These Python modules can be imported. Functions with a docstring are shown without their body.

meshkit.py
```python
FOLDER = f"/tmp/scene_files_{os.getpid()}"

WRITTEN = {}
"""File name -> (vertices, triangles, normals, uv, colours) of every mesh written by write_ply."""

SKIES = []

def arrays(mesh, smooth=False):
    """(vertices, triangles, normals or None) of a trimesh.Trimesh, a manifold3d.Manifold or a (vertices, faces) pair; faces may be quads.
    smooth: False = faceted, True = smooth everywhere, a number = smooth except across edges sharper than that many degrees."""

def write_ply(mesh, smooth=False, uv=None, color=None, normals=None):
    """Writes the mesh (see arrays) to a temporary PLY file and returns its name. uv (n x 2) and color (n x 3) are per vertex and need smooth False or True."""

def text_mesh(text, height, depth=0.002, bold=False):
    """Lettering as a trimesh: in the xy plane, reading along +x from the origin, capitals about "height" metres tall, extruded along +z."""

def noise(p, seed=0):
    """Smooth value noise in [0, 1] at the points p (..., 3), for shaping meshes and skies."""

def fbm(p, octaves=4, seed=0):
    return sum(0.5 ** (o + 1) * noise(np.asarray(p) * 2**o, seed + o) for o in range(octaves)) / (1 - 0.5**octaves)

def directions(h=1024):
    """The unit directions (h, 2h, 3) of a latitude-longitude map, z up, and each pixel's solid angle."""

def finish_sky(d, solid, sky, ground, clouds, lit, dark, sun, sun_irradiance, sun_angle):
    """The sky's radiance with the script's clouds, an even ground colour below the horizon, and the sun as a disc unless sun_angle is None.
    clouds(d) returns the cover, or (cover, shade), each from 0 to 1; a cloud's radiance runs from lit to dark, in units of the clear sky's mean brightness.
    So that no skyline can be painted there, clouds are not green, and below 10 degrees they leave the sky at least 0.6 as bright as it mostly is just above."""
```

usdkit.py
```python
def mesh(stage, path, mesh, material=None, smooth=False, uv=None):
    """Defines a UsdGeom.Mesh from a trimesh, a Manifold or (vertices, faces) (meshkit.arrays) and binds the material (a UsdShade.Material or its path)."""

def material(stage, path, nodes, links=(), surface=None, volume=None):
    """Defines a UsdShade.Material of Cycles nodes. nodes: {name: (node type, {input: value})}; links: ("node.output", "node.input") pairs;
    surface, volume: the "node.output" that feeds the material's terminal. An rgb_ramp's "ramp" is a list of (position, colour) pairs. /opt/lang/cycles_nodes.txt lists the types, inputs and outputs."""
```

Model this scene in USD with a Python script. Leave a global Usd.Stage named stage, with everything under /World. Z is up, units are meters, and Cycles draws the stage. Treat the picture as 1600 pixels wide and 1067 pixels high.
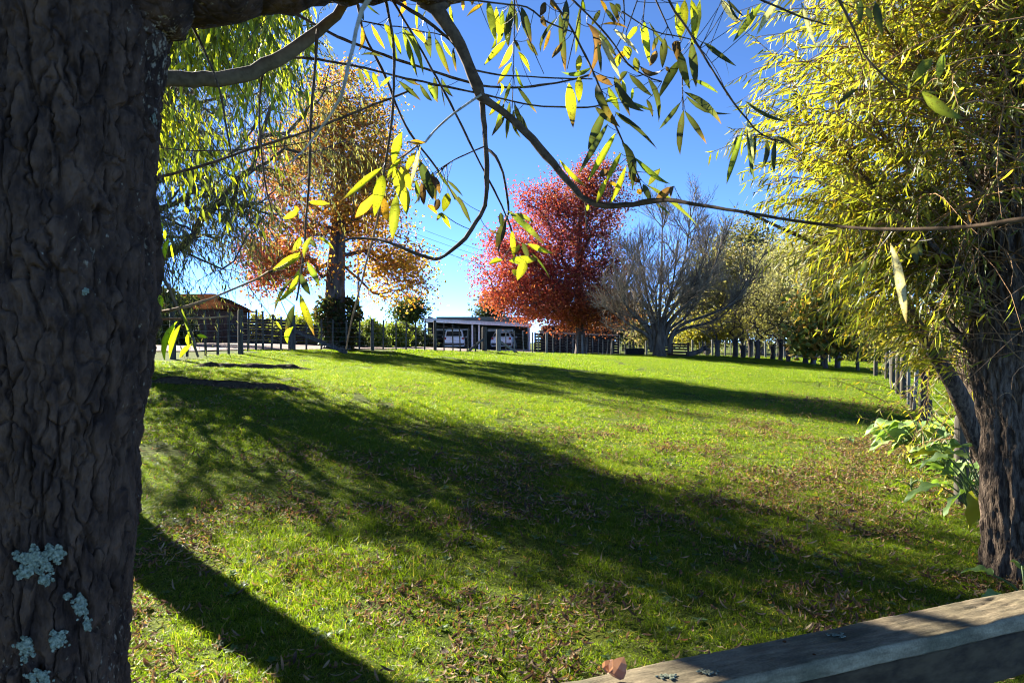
import math
import numpy as np
import trimesh
from scipy.interpolate import RBFInterpolator
from scipy.spatial import cKDTree
from pxr import Usd, UsdGeom, UsdLux, UsdShade, Sdf, Gf, Vt
import usdkit
import meshkit

stage = Usd.Stage.CreateInMemory()
UsdGeom.SetStageUpAxis(stage, "Z")
UsdGeom.SetStageMetersPerUnit(stage, 1.0)
UsdGeom.Xform.Define(stage, "/World")
UsdGeom.Scope.Define(stage, "/World/Looks")

# ------------------------------------------------------------------ camera, sky, sun, exposure
EYE = 1.65
FPX = 1150.0
cam = UsdGeom.Camera.Define(stage, "/World/camera")
cam.CreateHorizontalApertureAttr(36.0)
cam.CreateVerticalApertureAttr(24.0)
cam.CreateFocalLengthAttr(36.0 * FPX / 1600)
cam.AddTranslateOp().Set(Gf.Vec3d(0, 0, EYE))
cam.AddRotateXOp().Set(90.0)
cam.CreateFStopAttr(13.0)
cam.CreateFocusDistanceAttr(7.0)
cam.CreateExposureAttr(2.88)
SUN_AZ, SUN_EL = math.radians(-45.0), math.radians(27.0)     # azimuth from +y towards +x
SUN = np.array([math.sin(SUN_AZ) * math.cos(SUN_EL), math.cos(SUN_AZ) * math.cos(SUN_EL), math.sin(SUN_EL)])
usdkit.material(stage, "/World/Looks/sky_look", {
    "s": ("sky_texture", {"sky_type": "single_scattering", "sun_disc": False, "sun_elevation": SUN_EL, "sun_rotation": SUN_AZ,
                          "altitude": 4000.0, "air_density": 0.22, "aerosol_density": 0.0, "ozone_density": 2.0}),
    "h": ("hsv", {"saturation": 1.1}),
    "b": ("background_shader", {"strength": 0.113})}, [("s.color", "h.color"), ("h.color", "b.color")], surface="b.background")
dome = UsdLux.DomeLight.Define(stage, "/World/sky")
UsdShade.MaterialBindingAPI.Apply(dome.GetPrim()).Bind(UsdShade.Material.Get(stage, "/World/Looks/sky_look"))
dome.GetPrim().SetCustomDataByKey("kind", "structure")
sun = UsdLux.DistantLight.Define(stage, "/World/sun")
sun.CreateNormalizeAttr(True)
sun.CreateIntensityAttr(1.25)
sun.CreateAngleAttr(0.5)
sun.CreateColorAttr(Gf.Vec3f(1.0, 0.93, 0.82))
q = Gf.Rotation(Gf.Vec3d(0, 0, 1), Gf.Vec3d(*SUN))
sun.AddOrientOp(UsdGeom.XformOp.PrecisionDouble).Set(Gf.Quatd(q.GetQuat()))

# ------------------------------------------------------------------ helpers
def W(u, v, d):
    """A pixel of the 1600 x 1067 photograph and a distance along the view -> a point."""
    return np.array([(u - 800) / FPX * d, d, EYE - (v - 533.5) / FPX * d])

def project(P):
    P = np.asarray(P)
    return 800 + FPX * P[..., 0] / P[..., 1], 533.5 - FPX * (P[..., 2] - EYE) / P[..., 1]

def unit(a):
    a = np.asarray(a, float)
    return a / (np.linalg.norm(a, axis=-1, keepdims=True) + 1e-12)

USED, ORIGIN = {}, {}
def path_for(name, parent=None):
    base = str(parent.GetPath()) if parent is not None else "/World"
    p = f"{base}/{name}"
    n = USED.get(p, 0)
    USED[p] = n + 1
    return p if n == 0 else f"{p}_{n:03d}"

def tag(prim, label=None, cat=None, group=None, kind=None):
    prim = prim.GetPrim() if hasattr(prim, "GetPrim") else prim
    for k, x in (("label", label), ("category", cat), ("group", group), ("kind", kind)):
        if x:
            prim.SetCustomDataByKey(k, x)
    return prim

def thing(name, label, cat, loc=(0, 0, 0), group=None):
    x = UsdGeom.Xform.Define(stage, path_for(name))
    x.AddTranslateOp().Set(Gf.Vec3d(*map(float, loc)))
    ORIGIN[str(x.GetPath())] = np.array(loc, float)
    return tag(x, label, cat, group)

def obj(name, mesh, mat, parent=None, smooth=False, tint=None, kind=None, label=None):
    """One Mesh prim; vertices are in world space and are moved into the thing's space."""
    v, f = (mesh.vertices, mesh.faces) if hasattr(mesh, "vertices") else mesh
    v, f = np.asarray(v, float), np.asarray(f)
    if parent is not None:
        top = parent
        while str(top.GetPath().GetParentPath()) != "/World":
            top = top.GetParent()
        v = v - ORIGIN.get(str(top.GetPath()), 0)
    m = usdkit.mesh(stage, path_for(name, parent), (v, f), "/World/Looks/" + mat, smooth=smooth)
    if tint is not None:
        UsdGeom.PrimvarsAPI(m).CreatePrimvar("tint", Sdf.ValueTypeNames.Color3fArray, "vertex").Set(Vt.Vec3fArray.FromNumpy(np.asarray(tint, np.float32)))
    p = m.GetPrim()
    if kind:
        p.SetCustomDataByKey("kind", kind)
    if label:
        p.SetCustomDataByKey("label", label)
    return p

def cat(meshes):
    vs, fs, n = [], [], 0
    for m in meshes:
        v, f = (m.vertices, m.faces) if hasattr(m, "vertices") else m
        vs.append(np.asarray(v, float)); fs.append(np.asarray(f) + n); n += len(v)
    return np.vstack(vs), np.vstack(fs)

def box(c, s, rot=0.0, bevel=0.0):
    """A box, centre c, full size s, turned about z; with a small chamfer when bevel > 0."""
    s = np.asarray(s, float) / 2
    if bevel > 0:
        pts = []
        for sx in (-1, 1):
            for sy in (-1, 1):
                for sz in (-1, 1):
                    for k in range(3):
                        p = s.copy() - bevel
                        p[k] = s[k]
                        pts.append(p * (sx, sy, sz))
        m = trimesh.convex.convex_hull(np.array(pts))
        v, f = np.array(m.vertices), np.array(m.faces)
    else:
        m = trimesh.creation.box(2 * s)
        v, f = np.array(m.vertices), np.array(m.faces)
    a, b = math.cos(rot), math.sin(rot)
    v = v @ np.array([[a, b, 0], [-b, a, 0], [0, 0, 1]])
    return v + np.asarray(c, float), f

def beam(p0, p1, w, h, up=(0, 0, 1)):
    """A rectangular bar from p0 to p1."""
    p0, p1 = np.asarray(p0, float), np.asarray(p1, float)
    t = unit(p1 - p0); s = unit(np.cross(t, up)); n = np.cross(s, t)
    L = np.linalg.norm(p1 - p0)
    v, f = box((0, 0, 0), (L, w, h), bevel=min(w, h) * 0.08)
    return v @ np.array([t, s, n]) + (p0 + p1) / 2, f

def tube(pts, rad, sides=6, cap=True):
    p = np.asarray(pts, float); n = len(p)
    rad = np.broadcast_to(np.asarray(rad, float), (n,))
    t = unit(np.gradient(p, axis=0))
    a = np.cross(t, np.where(np.abs(t[:, 2:]) < 0.9, [0, 0, 1.0], [1.0, 0, 0])); a = unit(a)
    for i in range(1, n):                       # carried along, so the tube does not twist
        x = a[i - 1] - t[i] * (a[i - 1] @ t[i])
        a[i] = unit(x)
    b = np.cross(t, a)
    ang = np.arange(sides) * 2 * np.pi / sides
    v = p[:, None] + rad[:, None, None] * (np.cos(ang)[None, :, None] * a[:, None] + np.sin(ang)[None, :, None] * b[:, None])
    i, j = np.meshgrid(np.arange(n - 1), np.arange(sides), indexing="ij")
    f = np.stack([i * sides + j, i * sides + (j + 1) % sides, (i + 1) * sides + (j + 1) % sides, (i + 1) * sides + j], -1).reshape(-1, 4)
    f = np.vstack([f[:, [0, 1, 2]], f[:, [0, 2, 3]]])
    v = v.reshape(-1, 3)
    if cap:
        v = np.vstack([v, p[0], p[-1]])
        k = np.arange(sides)
        f = np.vstack([f, np.stack([np.full(sides, n * sides), (k + 1) % sides, k], 1),
                       np.stack([np.full(sides, n * sides + 1), (n - 1) * sides + k, (n - 1) * sides + (k + 1) % sides], 1)])
    return v, f

def tubes(P, R, sides=4):
    """Many polylines of one length at once: P (S, n, 3), R (S, n)."""
    S, n = P.shape[:2]
    t = unit(np.gradient(P, axis=1))
    ref = np.where(np.abs(t[:, :1, 2:]) < 0.9, [0, 0, 1.0], [1.0, 0, 0])
    a = unit(np.cross(t, ref)); b = np.cross(t, a)
    ang = np.arange(sides) * 2 * np.pi / sides
    v = P[:, :, None] + R[:, :, None, None] * (np.cos(ang)[:, None] * a[:, :, None] + np.sin(ang)[:, None] * b[:, :, None])
    i, j = np.meshgrid(np.arange(n - 1), np.arange(sides), indexing="ij")
    f = np.stack([i * sides + j, i * sides + (j + 1) % sides, (i + 1) * sides + (j + 1) % sides, (i + 1) * sides + j], -1).reshape(-1, 4)
    f = np.vstack([f[:, [0, 1, 2]], f[:, [0, 2, 3]]])
    f = (f[None] + (np.arange(S) * n * sides)[:, None, None]).reshape(-1, 3)
    return v.reshape(-1, 3), f

def spline(pts, n=None, step=None):
    """A smooth curve through points (any number of columns)."""
    p = np.asarray(pts, float)
    if len(p) == 2:
        return np.linspace(p[0], p[1], n or 6)
    from scipy.interpolate import PchipInterpolator, CubicSpline
    s = np.r_[0, np.cumsum(np.linalg.norm(np.diff(p[:, :3], axis=0), axis=1) + 1e-9)]
    n = n or max(4, int(s[-1] / step))
    return CubicSpline(s, p, bc_type="natural")(np.linspace(0, s[-1], n)) if p.shape[1] == 3 else PchipInterpolator(s, p)(np.linspace(0, s[-1], n))

LANCE = (np.array([(0, 0, 0), (.3, .5, .06), (.3, -.5, .06), (.68, .4, -.02), (.68, -.4, -.02), (1, 0, -.16)], float),
         np.array([(0, 2, 1), (1, 2, 4), (1, 4, 3), (3, 4, 5)]))
BROAD = (np.array([(0, 0, 0), (.45, .5, .08), (1, 0, -.08), (.45, -.5, .08)], float), np.array([(0, 3, 2), (0, 2, 1)]))

def leaf_cloud(P, D, N, L, Wd, shape=LANCE):
    """Many leaves as one mesh. Returns (v, f) and the number of vertices of a leaf."""
    tv, tf = shape
    D = unit(D); S = unit(np.cross(D, N)); N = np.cross(S, D)
    L, Wd = np.asarray(L)[:, None, None], np.asarray(Wd)[:, None, None]
    v = P[:, None] + D[:, None] * L * tv[None, :, :1] + S[:, None] * Wd * tv[None, :, 1:2] + N[:, None] * L * tv[None, :, 2:3]
    f = tf[None] + (np.arange(len(P)) * len(tv))[:, None, None]
    return v.reshape(-1, 3), f.reshape(-1, 3), len(tv)

def rdir(rng, n):
    return unit(rng.normal(size=(n, 3)))

# ------------------------------------------------------------------ materials
def mat(name, nodes, links, surface, volume=None):
    usdkit.material(stage, "/World/Looks/" + name, nodes, links, surface=surface, volume=volume)
    return name

def leaf_mat(name, mix=0.5, rough=0.45, gain=(1.5, 1.45, 0.7), spec=0.35, spots=0.0):
    nodes = {"a": ("attribute", {"attribute": "tint"}), "p": ("principled_bsdf", {"roughness": rough, "specular_ior_level": spec}),
             "g": ("mix", {"mix_type": "multiply", "fac": 1.0, "color2": gain}), "t": ("translucent_bsdf", {}), "m": ("mix_closure", {"fac": mix})}
    links = [("p.BSDF", "m.closure1"), ("t.BSDF", "m.closure2"), ("g.color", "t.color")]
    if spots:
        nodes |= {"c": ("texture_coordinate", {}), "n": ("noise_texture", {"scale": 260.0, "detail": 3.0}), "r": ("rgb_ramp", {"ramp": [(0, (0, 0, 0)), (.58, (0, 0, 0)), (.66, (1, 1, 1)), (1, (1, 1, 1))]}),
                  "k": ("math", {"math_type": "multiply", "value2": spots}), "s": ("mix", {"mix_type": "mix", "color2": (.05, .03, .012)})}
        links += [("c.object", "n.vector"), ("n.fac", "r.fac"), ("r.color", "k.value1"), ("k.value", "s.fac"), ("a.color", "s.color1"), ("s.color", "p.base_color"), ("s.color", "g.color1")]
    else:
        links += [("a.color", "p.base_color"), ("a.color", "g.color1")]
    return mat(name, nodes, links, "m.closure")

leaf_mat("foliage_look", 0.55, gain=(1.8, 1.7, .6))
leaf_mat("far_foliage_look", 0.42, rough=0.6, spec=0.2)
leaf_mat("near_leaf_look", 0.55, rough=0.4, gain=(1.7, 1.6, 0.6), spots=0.8)
leaf_mat("grass_look", 0.58, rough=0.5, gain=(1.85, 1.95, 0.4), spec=0.35)
leaf_mat("litter_look", 0.25, rough=0.75, gain=(1.2, 1.0, .7), spec=0.15)
leaf_mat("weed_look", 0.4, rough=0.5, gain=(1.6, 1.6, .5), spec=0.3)

def bark_mat(name, dark, light, scale=9.0, fleck=None, stretch=0.25, bump=0.6, dist=0.03):
    nodes = {"c": ("geometry", {}), "mp": ("mapping", {"scale": (1, 1, stretch)}), "n": ("noise_texture", {"scale": scale, "detail": 8.0, "roughness": .65}),
             "v": ("voronoi_texture", {"scale": scale * 1.6, "feature": "distance_to_edge"}),
             "r": ("rgb_ramp", {"ramp": [(0, dark), (.4, dark), (.62, light), (1, light)]}),
             "h": ("math", {"math_type": "add"}), "vs": ("math", {"math_type": "minimum", "value2": .25}),
             "b": ("bump", {"strength": bump, "distance": dist}), "p": ("principled_bsdf", {"roughness": .9, "specular_ior_level": .15})}
    links = [("c.position", "mp.vector"), ("mp.vector", "n.vector"), ("mp.vector", "v.vector"), ("n.fac", "r.fac"), ("v.distance", "vs.value1"), ("vs.value", "h.value1"), ("n.fac", "h.value2"),
             ("h.value", "b.height"), ("b.normal", "p.normal")]
    if fleck:
        nodes |= {"mf": ("mapping", {"scale": (1, 1, .5)}), "nf": ("noise_texture", {"scale": 105.0, "detail": 4.0, "roughness": .6}), "nl": ("noise_texture", {"scale": 3.2, "detail": 2.0}),
                  "mh": ("math", {"math_type": "multiply", "value2": .5}), "ml": ("math", {"math_type": "multiply_add", "value2": .8}), "rf": ("rgb_ramp", {"ramp": [(0, (0, 0, 0)), (.525, (0, 0, 0)), (.565, (1, 1, 1)), (1, (1, 1, 1))]}), "x": ("mix", {"mix_type": "mix", "color2": fleck})}
        links += [("c.position", "mf.vector"), ("mf.vector", "nf.vector"), ("mf.vector", "nl.vector"), ("nl.fac", "ml.value1"), ("nf.fac", "ml.value3"), ("ml.value", "mh.value1"), ("mh.value", "rf.fac"), ("rf.color", "x.fac"), ("r.color", "x.color1"), ("x.color", "p.base_color")]
    else:
        links += [("r.color", "p.base_color")]
    return mat(name, nodes, links, "p.BSDF")

bark_mat("near_bark_look", (.019, .0100, .0062), (.066, .037, .022), 24.0, fleck=(.17, .135, .09), stretch=.45, bump=1.0, dist=.012)
bark_mat("willow_bark_look", (.028, .019, .013), (.125, .09, .06), 42.0, stretch=.22, bump=1.0, dist=.02)
bark_mat("far_bark_look", (.035, .027, .022), (.10, .08, .065), 4.0)
bark_mat("grey_bark_look", (.045, .034, .024), (.12, .092, .066), 5.0)
bark_mat("pale_bark_look", (.105, .08, .05), (.21, .165, .105), 5.0)
bark_mat("smooth_bark_look", (.06, .046, .024), (.12, .094, .055), 22.0, stretch=1.0, bump=.15, dist=.004)
bark_mat("twig_look", (.034, .021, .011), (.085, .055, .03), 40.0, stretch=1.0, bump=.1, dist=.002)
bark_mat("pale_twig_look", (.16, .14, .10), (.30, .27, .21), 40.0, stretch=1.0, bump=.1, dist=.002)
bark_mat("straw_twig_look", (.14, .075, .03), (.25, .15, .07), 40.0, stretch=1.0, bump=.1, dist=.002)
bark_mat("post_look", (.075, .068, .055), (.19, .175, .14), 18.0, stretch=.1, bump=.4, dist=.01)
bark_mat("rail_shaded_side_look", (.024, .015, .007), (.058, .038, .018), 9.0, stretch=2.5, bump=.4, dist=.008)  # the rail's front board: its shade is put into a darker wood colour
bark_mat("dark_post_look", (.030, .026, .019), (.075, .066, .048), 18.0, stretch=.1, bump=.4, dist=.01)
bark_mat("dark_board_look", (.012, .011, .010), (.03, .027, .024), 12.0, stretch=1.0, bump=.3, dist=.01)
bark_mat("brown_board_look", (.035, .018, .012), (.075, .04, .026), 12.0, stretch=1.0, bump=.3, dist=.01)

def plain(name, col, rough=.6, spec=.4, metal=0.0, vary=.15, scale=6.0):
    lo, hi = tuple(c * (1 - vary) for c in col), tuple(min(1, c * (1 + vary)) for c in col)
    return mat(name, {"c": ("geometry", {}), "n": ("noise_texture", {"scale": scale, "detail": 5.0}), "r": ("rgb_ramp", {"ramp": [(.3, lo), (.7, hi)]}),
                      "p": ("principled_bsdf", {"roughness": rough, "specular_ior_level": spec, "metallic": metal})},
               [("c.position", "n.vector"), ("n.fac", "r.fac"), ("r.color", "p.base_color")], "p.BSDF")

plain("white_paint_look", (.62, .61, .58), .5)
plain("roof_metal_look", (.42, .43, .43), .45)
plain("fascia_look", (.58, .59, .59), .5)
plain("wall_dark_look", (.05, .062, .055), .8)
plain("rust_roof_look", (.06, .025, .011), 1.0, 0.0, vary=.6, scale=9.0)
plain("eave_look", (.28, .20, .13), .7)
plain("car_paint_look", (.72, .73, .74), .25, .6, vary=.03)
plain("silver_paint_look", (.5, .52, .55), .25, .6, vary=.03)
plain("car_glass_look", (.012, .014, .016), .06, .8, vary=.1)
plain("rubber_look", (.02, .02, .02), .8)
plain("tail_light_look", (.25, .012, .012), .2, .6)
plain("plastic_look", (.03, .03, .032), .5)
plain("wire_look", (.12, .12, .115), .6, .3)
plain("cable_look", (.03, .03, .03), .6)
plain("concrete_look", (.33, .31, .28), .9, scale=2.0)

mat("lichen_look", {"c": ("geometry", {}), "n": ("noise_texture", {"scale": 170.0, "detail": 5.0}), "r": ("rgb_ramp", {"ramp": [(.3, (.045, .055, .036)), (.52, (.12, .135, .095)), (.72, (.21, .22, .16))]}),
                    "b": ("bump", {"strength": .6, "distance": .004}), "p": ("principled_bsdf", {"roughness": .95, "specular_ior_level": .1})},
    [("c.position", "n.vector"), ("n.fac", "r.fac"), ("r.color", "p.base_color"), ("n.fac", "b.height"), ("b.normal", "p.normal")], "p.BSDF")

# the soil and short turf under the blades
mat("ground_look", {"c": ("geometry", {}), "n": ("noise_texture", {"scale": 26.0, "detail": 8.0, "roughness": .7}), "n2": ("noise_texture", {"scale": .7, "detail": 4.0}), "n3": ("noise_texture", {"scale": 7.0, "detail": 6.0, "roughness": .7}),
                    "r": ("rgb_ramp", {"ramp": [(.30, (.020, .016, .008)), (.46, (.040, .055, .008)), (.60, (.085, .115, .010)), (.75, (.13, .12, .045))]}),
                    "r2": ("rgb_ramp", {"ramp": [(.35, (.8, .9, .8)), (.65, (1.25, 1.1, 1.0))]}),
                    "x": ("mix", {"mix_type": "multiply", "fac": 1.0}), "b": ("bump", {"strength": .8, "distance": .05}), "p": ("principled_bsdf", {"roughness": 1.0, "specular_ior_level": .05})},
    [("c.position", "n.vector"), ("c.position", "n2.vector"), ("c.position", "n3.vector"), ("n.fac", "r.fac"), ("n2.fac", "r2.fac"), ("r.color", "x.color1"), ("r2.color", "x.color2"), ("x.color", "p.base_color"), ("n3.fac", "b.height"), ("b.normal", "p.normal")], "p.BSDF")
mat("soil_look", {"c": ("geometry", {}), "n": ("noise_texture", {"scale": 18.0, "detail": 8.0, "roughness": .7}), "r": ("rgb_ramp", {"ramp": [(.3, (.018, .013, .008)), (.6, (.05, .036, .022)), (.8, (.04, .06, .015))]}),
                  "b": ("bump", {"strength": 1.0, "distance": .05}), "p": ("principled_bsdf", {"roughness": 1.0, "specular_ior_level": .05})},
    [("c.position", "n.vector"), ("n.fac", "r.fac"), ("r.color", "p.base_color"), ("n.fac", "b.height"), ("b.normal", "p.normal")], "p.BSDF")
mat("gravel_look", {"c": ("geometry", {}), "n": ("noise_texture", {"scale": 30.0, "detail": 6.0, "roughness": .8}), "r": ("rgb_ramp", {"ramp": [(.3, (.07, .05, .04)), (.55, (.2, .155, .13)), (.75, (.36, .30, .26))]}),
                    "b": ("bump", {"strength": .7, "distance": .03}), "p": ("principled_bsdf", {"roughness": .95, "specular_ior_level": .1})},
    [("c.position", "n.vector"), ("n.fac", "r.fac"), ("r.color", "p.base_color"), ("n.fac", "b.height"), ("b.normal", "p.normal")], "p.BSDF")

# weathered timber of the near rail: grain along its length (object space x), stains, green algae
mat("rail_look", {"c": ("texture_coordinate", {}), "mp": ("mapping", {"scale": (3.0, 17.0, 17.0)}), "n": ("noise_texture", {"scale": 3.0, "detail": 9.0, "roughness": .65, "distortion": .4}),
                  "n2": ("noise_texture", {"scale": 4.5, "detail": 5.0}), "n3": ("noise_texture", {"scale": 150.0, "detail": 3.0}),
                  "r": ("rgb_ramp", {"ramp": [(.25, (.08, .062, .038)), (.5, (.165, .134, .086)), (.75, (.25, .21, .14))]}),
                  "r2": ("rgb_ramp", {"ramp": [(.36, (.40, .42, .34)), (.62, (1.1, 1.05, .95))]}), "x": ("mix", {"mix_type": "multiply", "fac": .9}),
                  "r3": ("rgb_ramp", {"ramp": [(.4, (.8, .8, .8)), (.6, (1.1, 1.1, 1.1))]}), "y": ("mix", {"mix_type": "multiply", "fac": .8}),
                  "b": ("bump", {"strength": .55, "distance": .006}), "p": ("principled_bsdf", {"roughness": .88, "specular_ior_level": .2})},
    [("c.object", "mp.vector"), ("mp.vector", "n.vector"), ("c.object", "n2.vector"), ("c.object", "n3.vector"), ("n.fac", "r.fac"), ("n2.fac", "r2.fac"), ("r.color", "x.color1"), ("r2.color", "x.color2"),
     ("n3.fac", "r3.fac"), ("x.color", "y.color1"), ("r3.color", "y.color2"), ("y.color", "p.base_color"), ("n.fac", "b.height"), ("b.normal", "p.normal")], "p.BSDF")

# ------------------------------------------------------------------ terrain
ctrl = []
for x in np.linspace(-9, 9, 7):
    for y in (-12, -5, 0, 3.0):
        ctrl.append((x, y, 0.0))
def cz(u, d, z):
    ctrl.append(((u - 800) / FPX * d, d, z))
def cv(u, v, d):
    ctrl.append(tuple(W(u, v, d)))
for u, d, z in ((300, 5.2, .08), (300, 8, .46), (300, 13, .98), (60, 8, .5), (60, 14, 1.1), (-200, 14, 1.15), (-300, 22, 1.45), (800, 5, .06), (800, 7, .22), (800, 12, .55), (800, 17, .76), (800, 25, .94), (800, 33, 1.0),
                (1100, 5, .05), (1100, 8, .2), (1100, 14, .4), (1100, 22, .55), (1100, 32, .66), (1390, 18, .22), (1400, 8.5, .13), (1580, 5.1, .02), (1400, 30, .16), (1800, 8, .0), (1800, 16, .0), (1700, 30, .0), (1650, 45, .1),
                (250, 24, 1.50), (350, 24, 1.49), (250, 32, 1.58), (340, 32, 1.57), (430, 32, 1.52), (500, 33, 1.44), (620, 40, 1.36), (560, 44, 1.30), (700, 60, .92), (820, 60, .88), (900, 62, .75), (500, 60, 1.0), (200, 60, 1.1), (1000, 75, .5), (1200, 75, .5), (1500, 75, .2),
                (400, 110, .9), (800, 110, .7), (1200, 110, .4)):
    cz(u, d, z)
for u, v, d in ((270, 562, 17.2), (376, 553, 19.2), (456, 547.5, 24.5), (582, 547.5, 27), (680, 549, 28.5), (757, 549, 35), (854, 552.5, 42.6), (910, 553.5, 47), (956, 555, 53), (1035, 557, 42), (1120, 558, 44), (1210, 562, 44), (1290, 571, 42), (1390, 592, 26)):
    cv(u, v, d)
for a in np.linspace(0, 2 * np.pi, 13)[:-1]:
    ctrl.append((180 * np.cos(a), 180 * np.sin(a), .4))
    ctrl.append((70 * np.cos(a), 70 * np.sin(a) if np.sin(a) < .2 else 130, .3)) 
ctrl = np.array(ctrl)
_rbf = RBFInterpolator(ctrl[:, :2], ctrl[:, 2], kernel="thin_plate_spline", smoothing=0.01)
def ground(x, y):
    x, y = np.asarray(x, float), np.asarray(y, float)
    sh = np.broadcast(x, y).shape
    p = np.stack([np.broadcast_to(x, sh).ravel(), np.broadcast_to(y, sh).ravel()], 1)
    r = np.hypot(p[:, 0], p[:, 1]); k = np.minimum(1, 170 / np.maximum(r, 1e-6))
    z = np.clip(_rbf(p * k[:, None]), -.6, 1.7)
    h = np.clip(1 - r / 60, 0, 1)
    z = z + h * .05 * (meshkit.noise(np.stack([p[:, 0] * .7, p[:, 1] * .7, p[:, 0] * 0], 1), 5) - .5) * np.clip(r / 4, 0, 1)
    return z.reshape(sh)
def on_ground(u, d, sink=0.0):
    x = (u - 800) / FPX * d
    return np.array([x, d, float(ground(x, d)) - sink])
def gnormal(x, y):
    e = .15
    zx, zy = (ground(x + e, y) - ground(x - e, y)) / (2 * e), (ground(x, y + e) - ground(x, y - e)) / (2 * e)
    return unit(np.stack([-zx, -zy, np.ones_like(zx)], -1))

NA, RR = 420, np.r_[0.0, np.geomspace(.8, 900, 190)]
ang = np.arange(NA) * 2 * np.pi / NA
gx, gy = np.outer(RR[1:], np.cos(ang)), np.outer(RR[1:], np.sin(ang))
gv = np.vstack([[0, 0, float(ground(0, 0))], np.stack([gx, gy, ground(gx, gy)], -1).reshape(-1, 3)])
i, j = np.meshgrid(np.arange(len(RR) - 2), np.arange(NA), indexing="ij")
a_, b_, c_, d_ = 1 + i * NA + j, 1 + i * NA + (j + 1) % NA, 1 + (i + 1) * NA + (j + 1) % NA, 1 + (i + 1) * NA + j
gf = np.vstack([np.stack([a_, d_, c_], -1).reshape(-1, 3), np.stack([a_, c_, b_], -1).reshape(-1, 3),
                np.stack([np.zeros(NA, int), 1 + np.arange(NA), 1 + (np.arange(NA) + 1) % NA], 1)])
g = obj("ground", (gv, gf), "ground_look", smooth=True)
tag(g, kind="structure")

def strip(name, left, right, matname, lift=.006, n=60, m=14):
    """A ground sheet between two polylines in plan."""
    l, r = spline(np.c_[left, np.zeros(len(left))], n)[:, :2], spline(np.c_[right, np.zeros(len(right))], n)[:, :2]
    t = np.linspace(0, 1, m)[None, :, None]
    p = l[:, None] * (1 - t) + r[:, None] * t
    v = np.concatenate([p, ground(p[..., 0], p[..., 1])[..., None] + lift], -1).reshape(-1, 3)
    i, j = np.meshgrid(np.arange(n - 1), np.arange(m - 1), indexing="ij")
    k = i * m + j
    f = np.vstack([np.stack([k, k + m, k + m + 1], -1).reshape(-1, 3), np.stack([k, k + m + 1, k + 1], -1).reshape(-1, 3)])
    nz = np.cross(v[f[0, 1]] - v[f[0, 0]], v[f[0, 2]] - v[f[0, 0]])[2]
    o = obj(name, (v, f if nz > 0 else f[:, ::-1]), matname, smooth=True)
    tag(o, kind="structure")
    return o
strip("gravel_drive", [(-13, 18.8), (-8.4, 19.8), (-7.0, 25.3), (-4.8, 28.2), (-2.6, 32), (-.6, 37.5), (1, 46)],
      [(-20, 27), (-14, 28), (-11, 31), (-8.5, 38), (-7, 48), (-4, 59), (2, 59)], "gravel_look", lift=.03)

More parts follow.
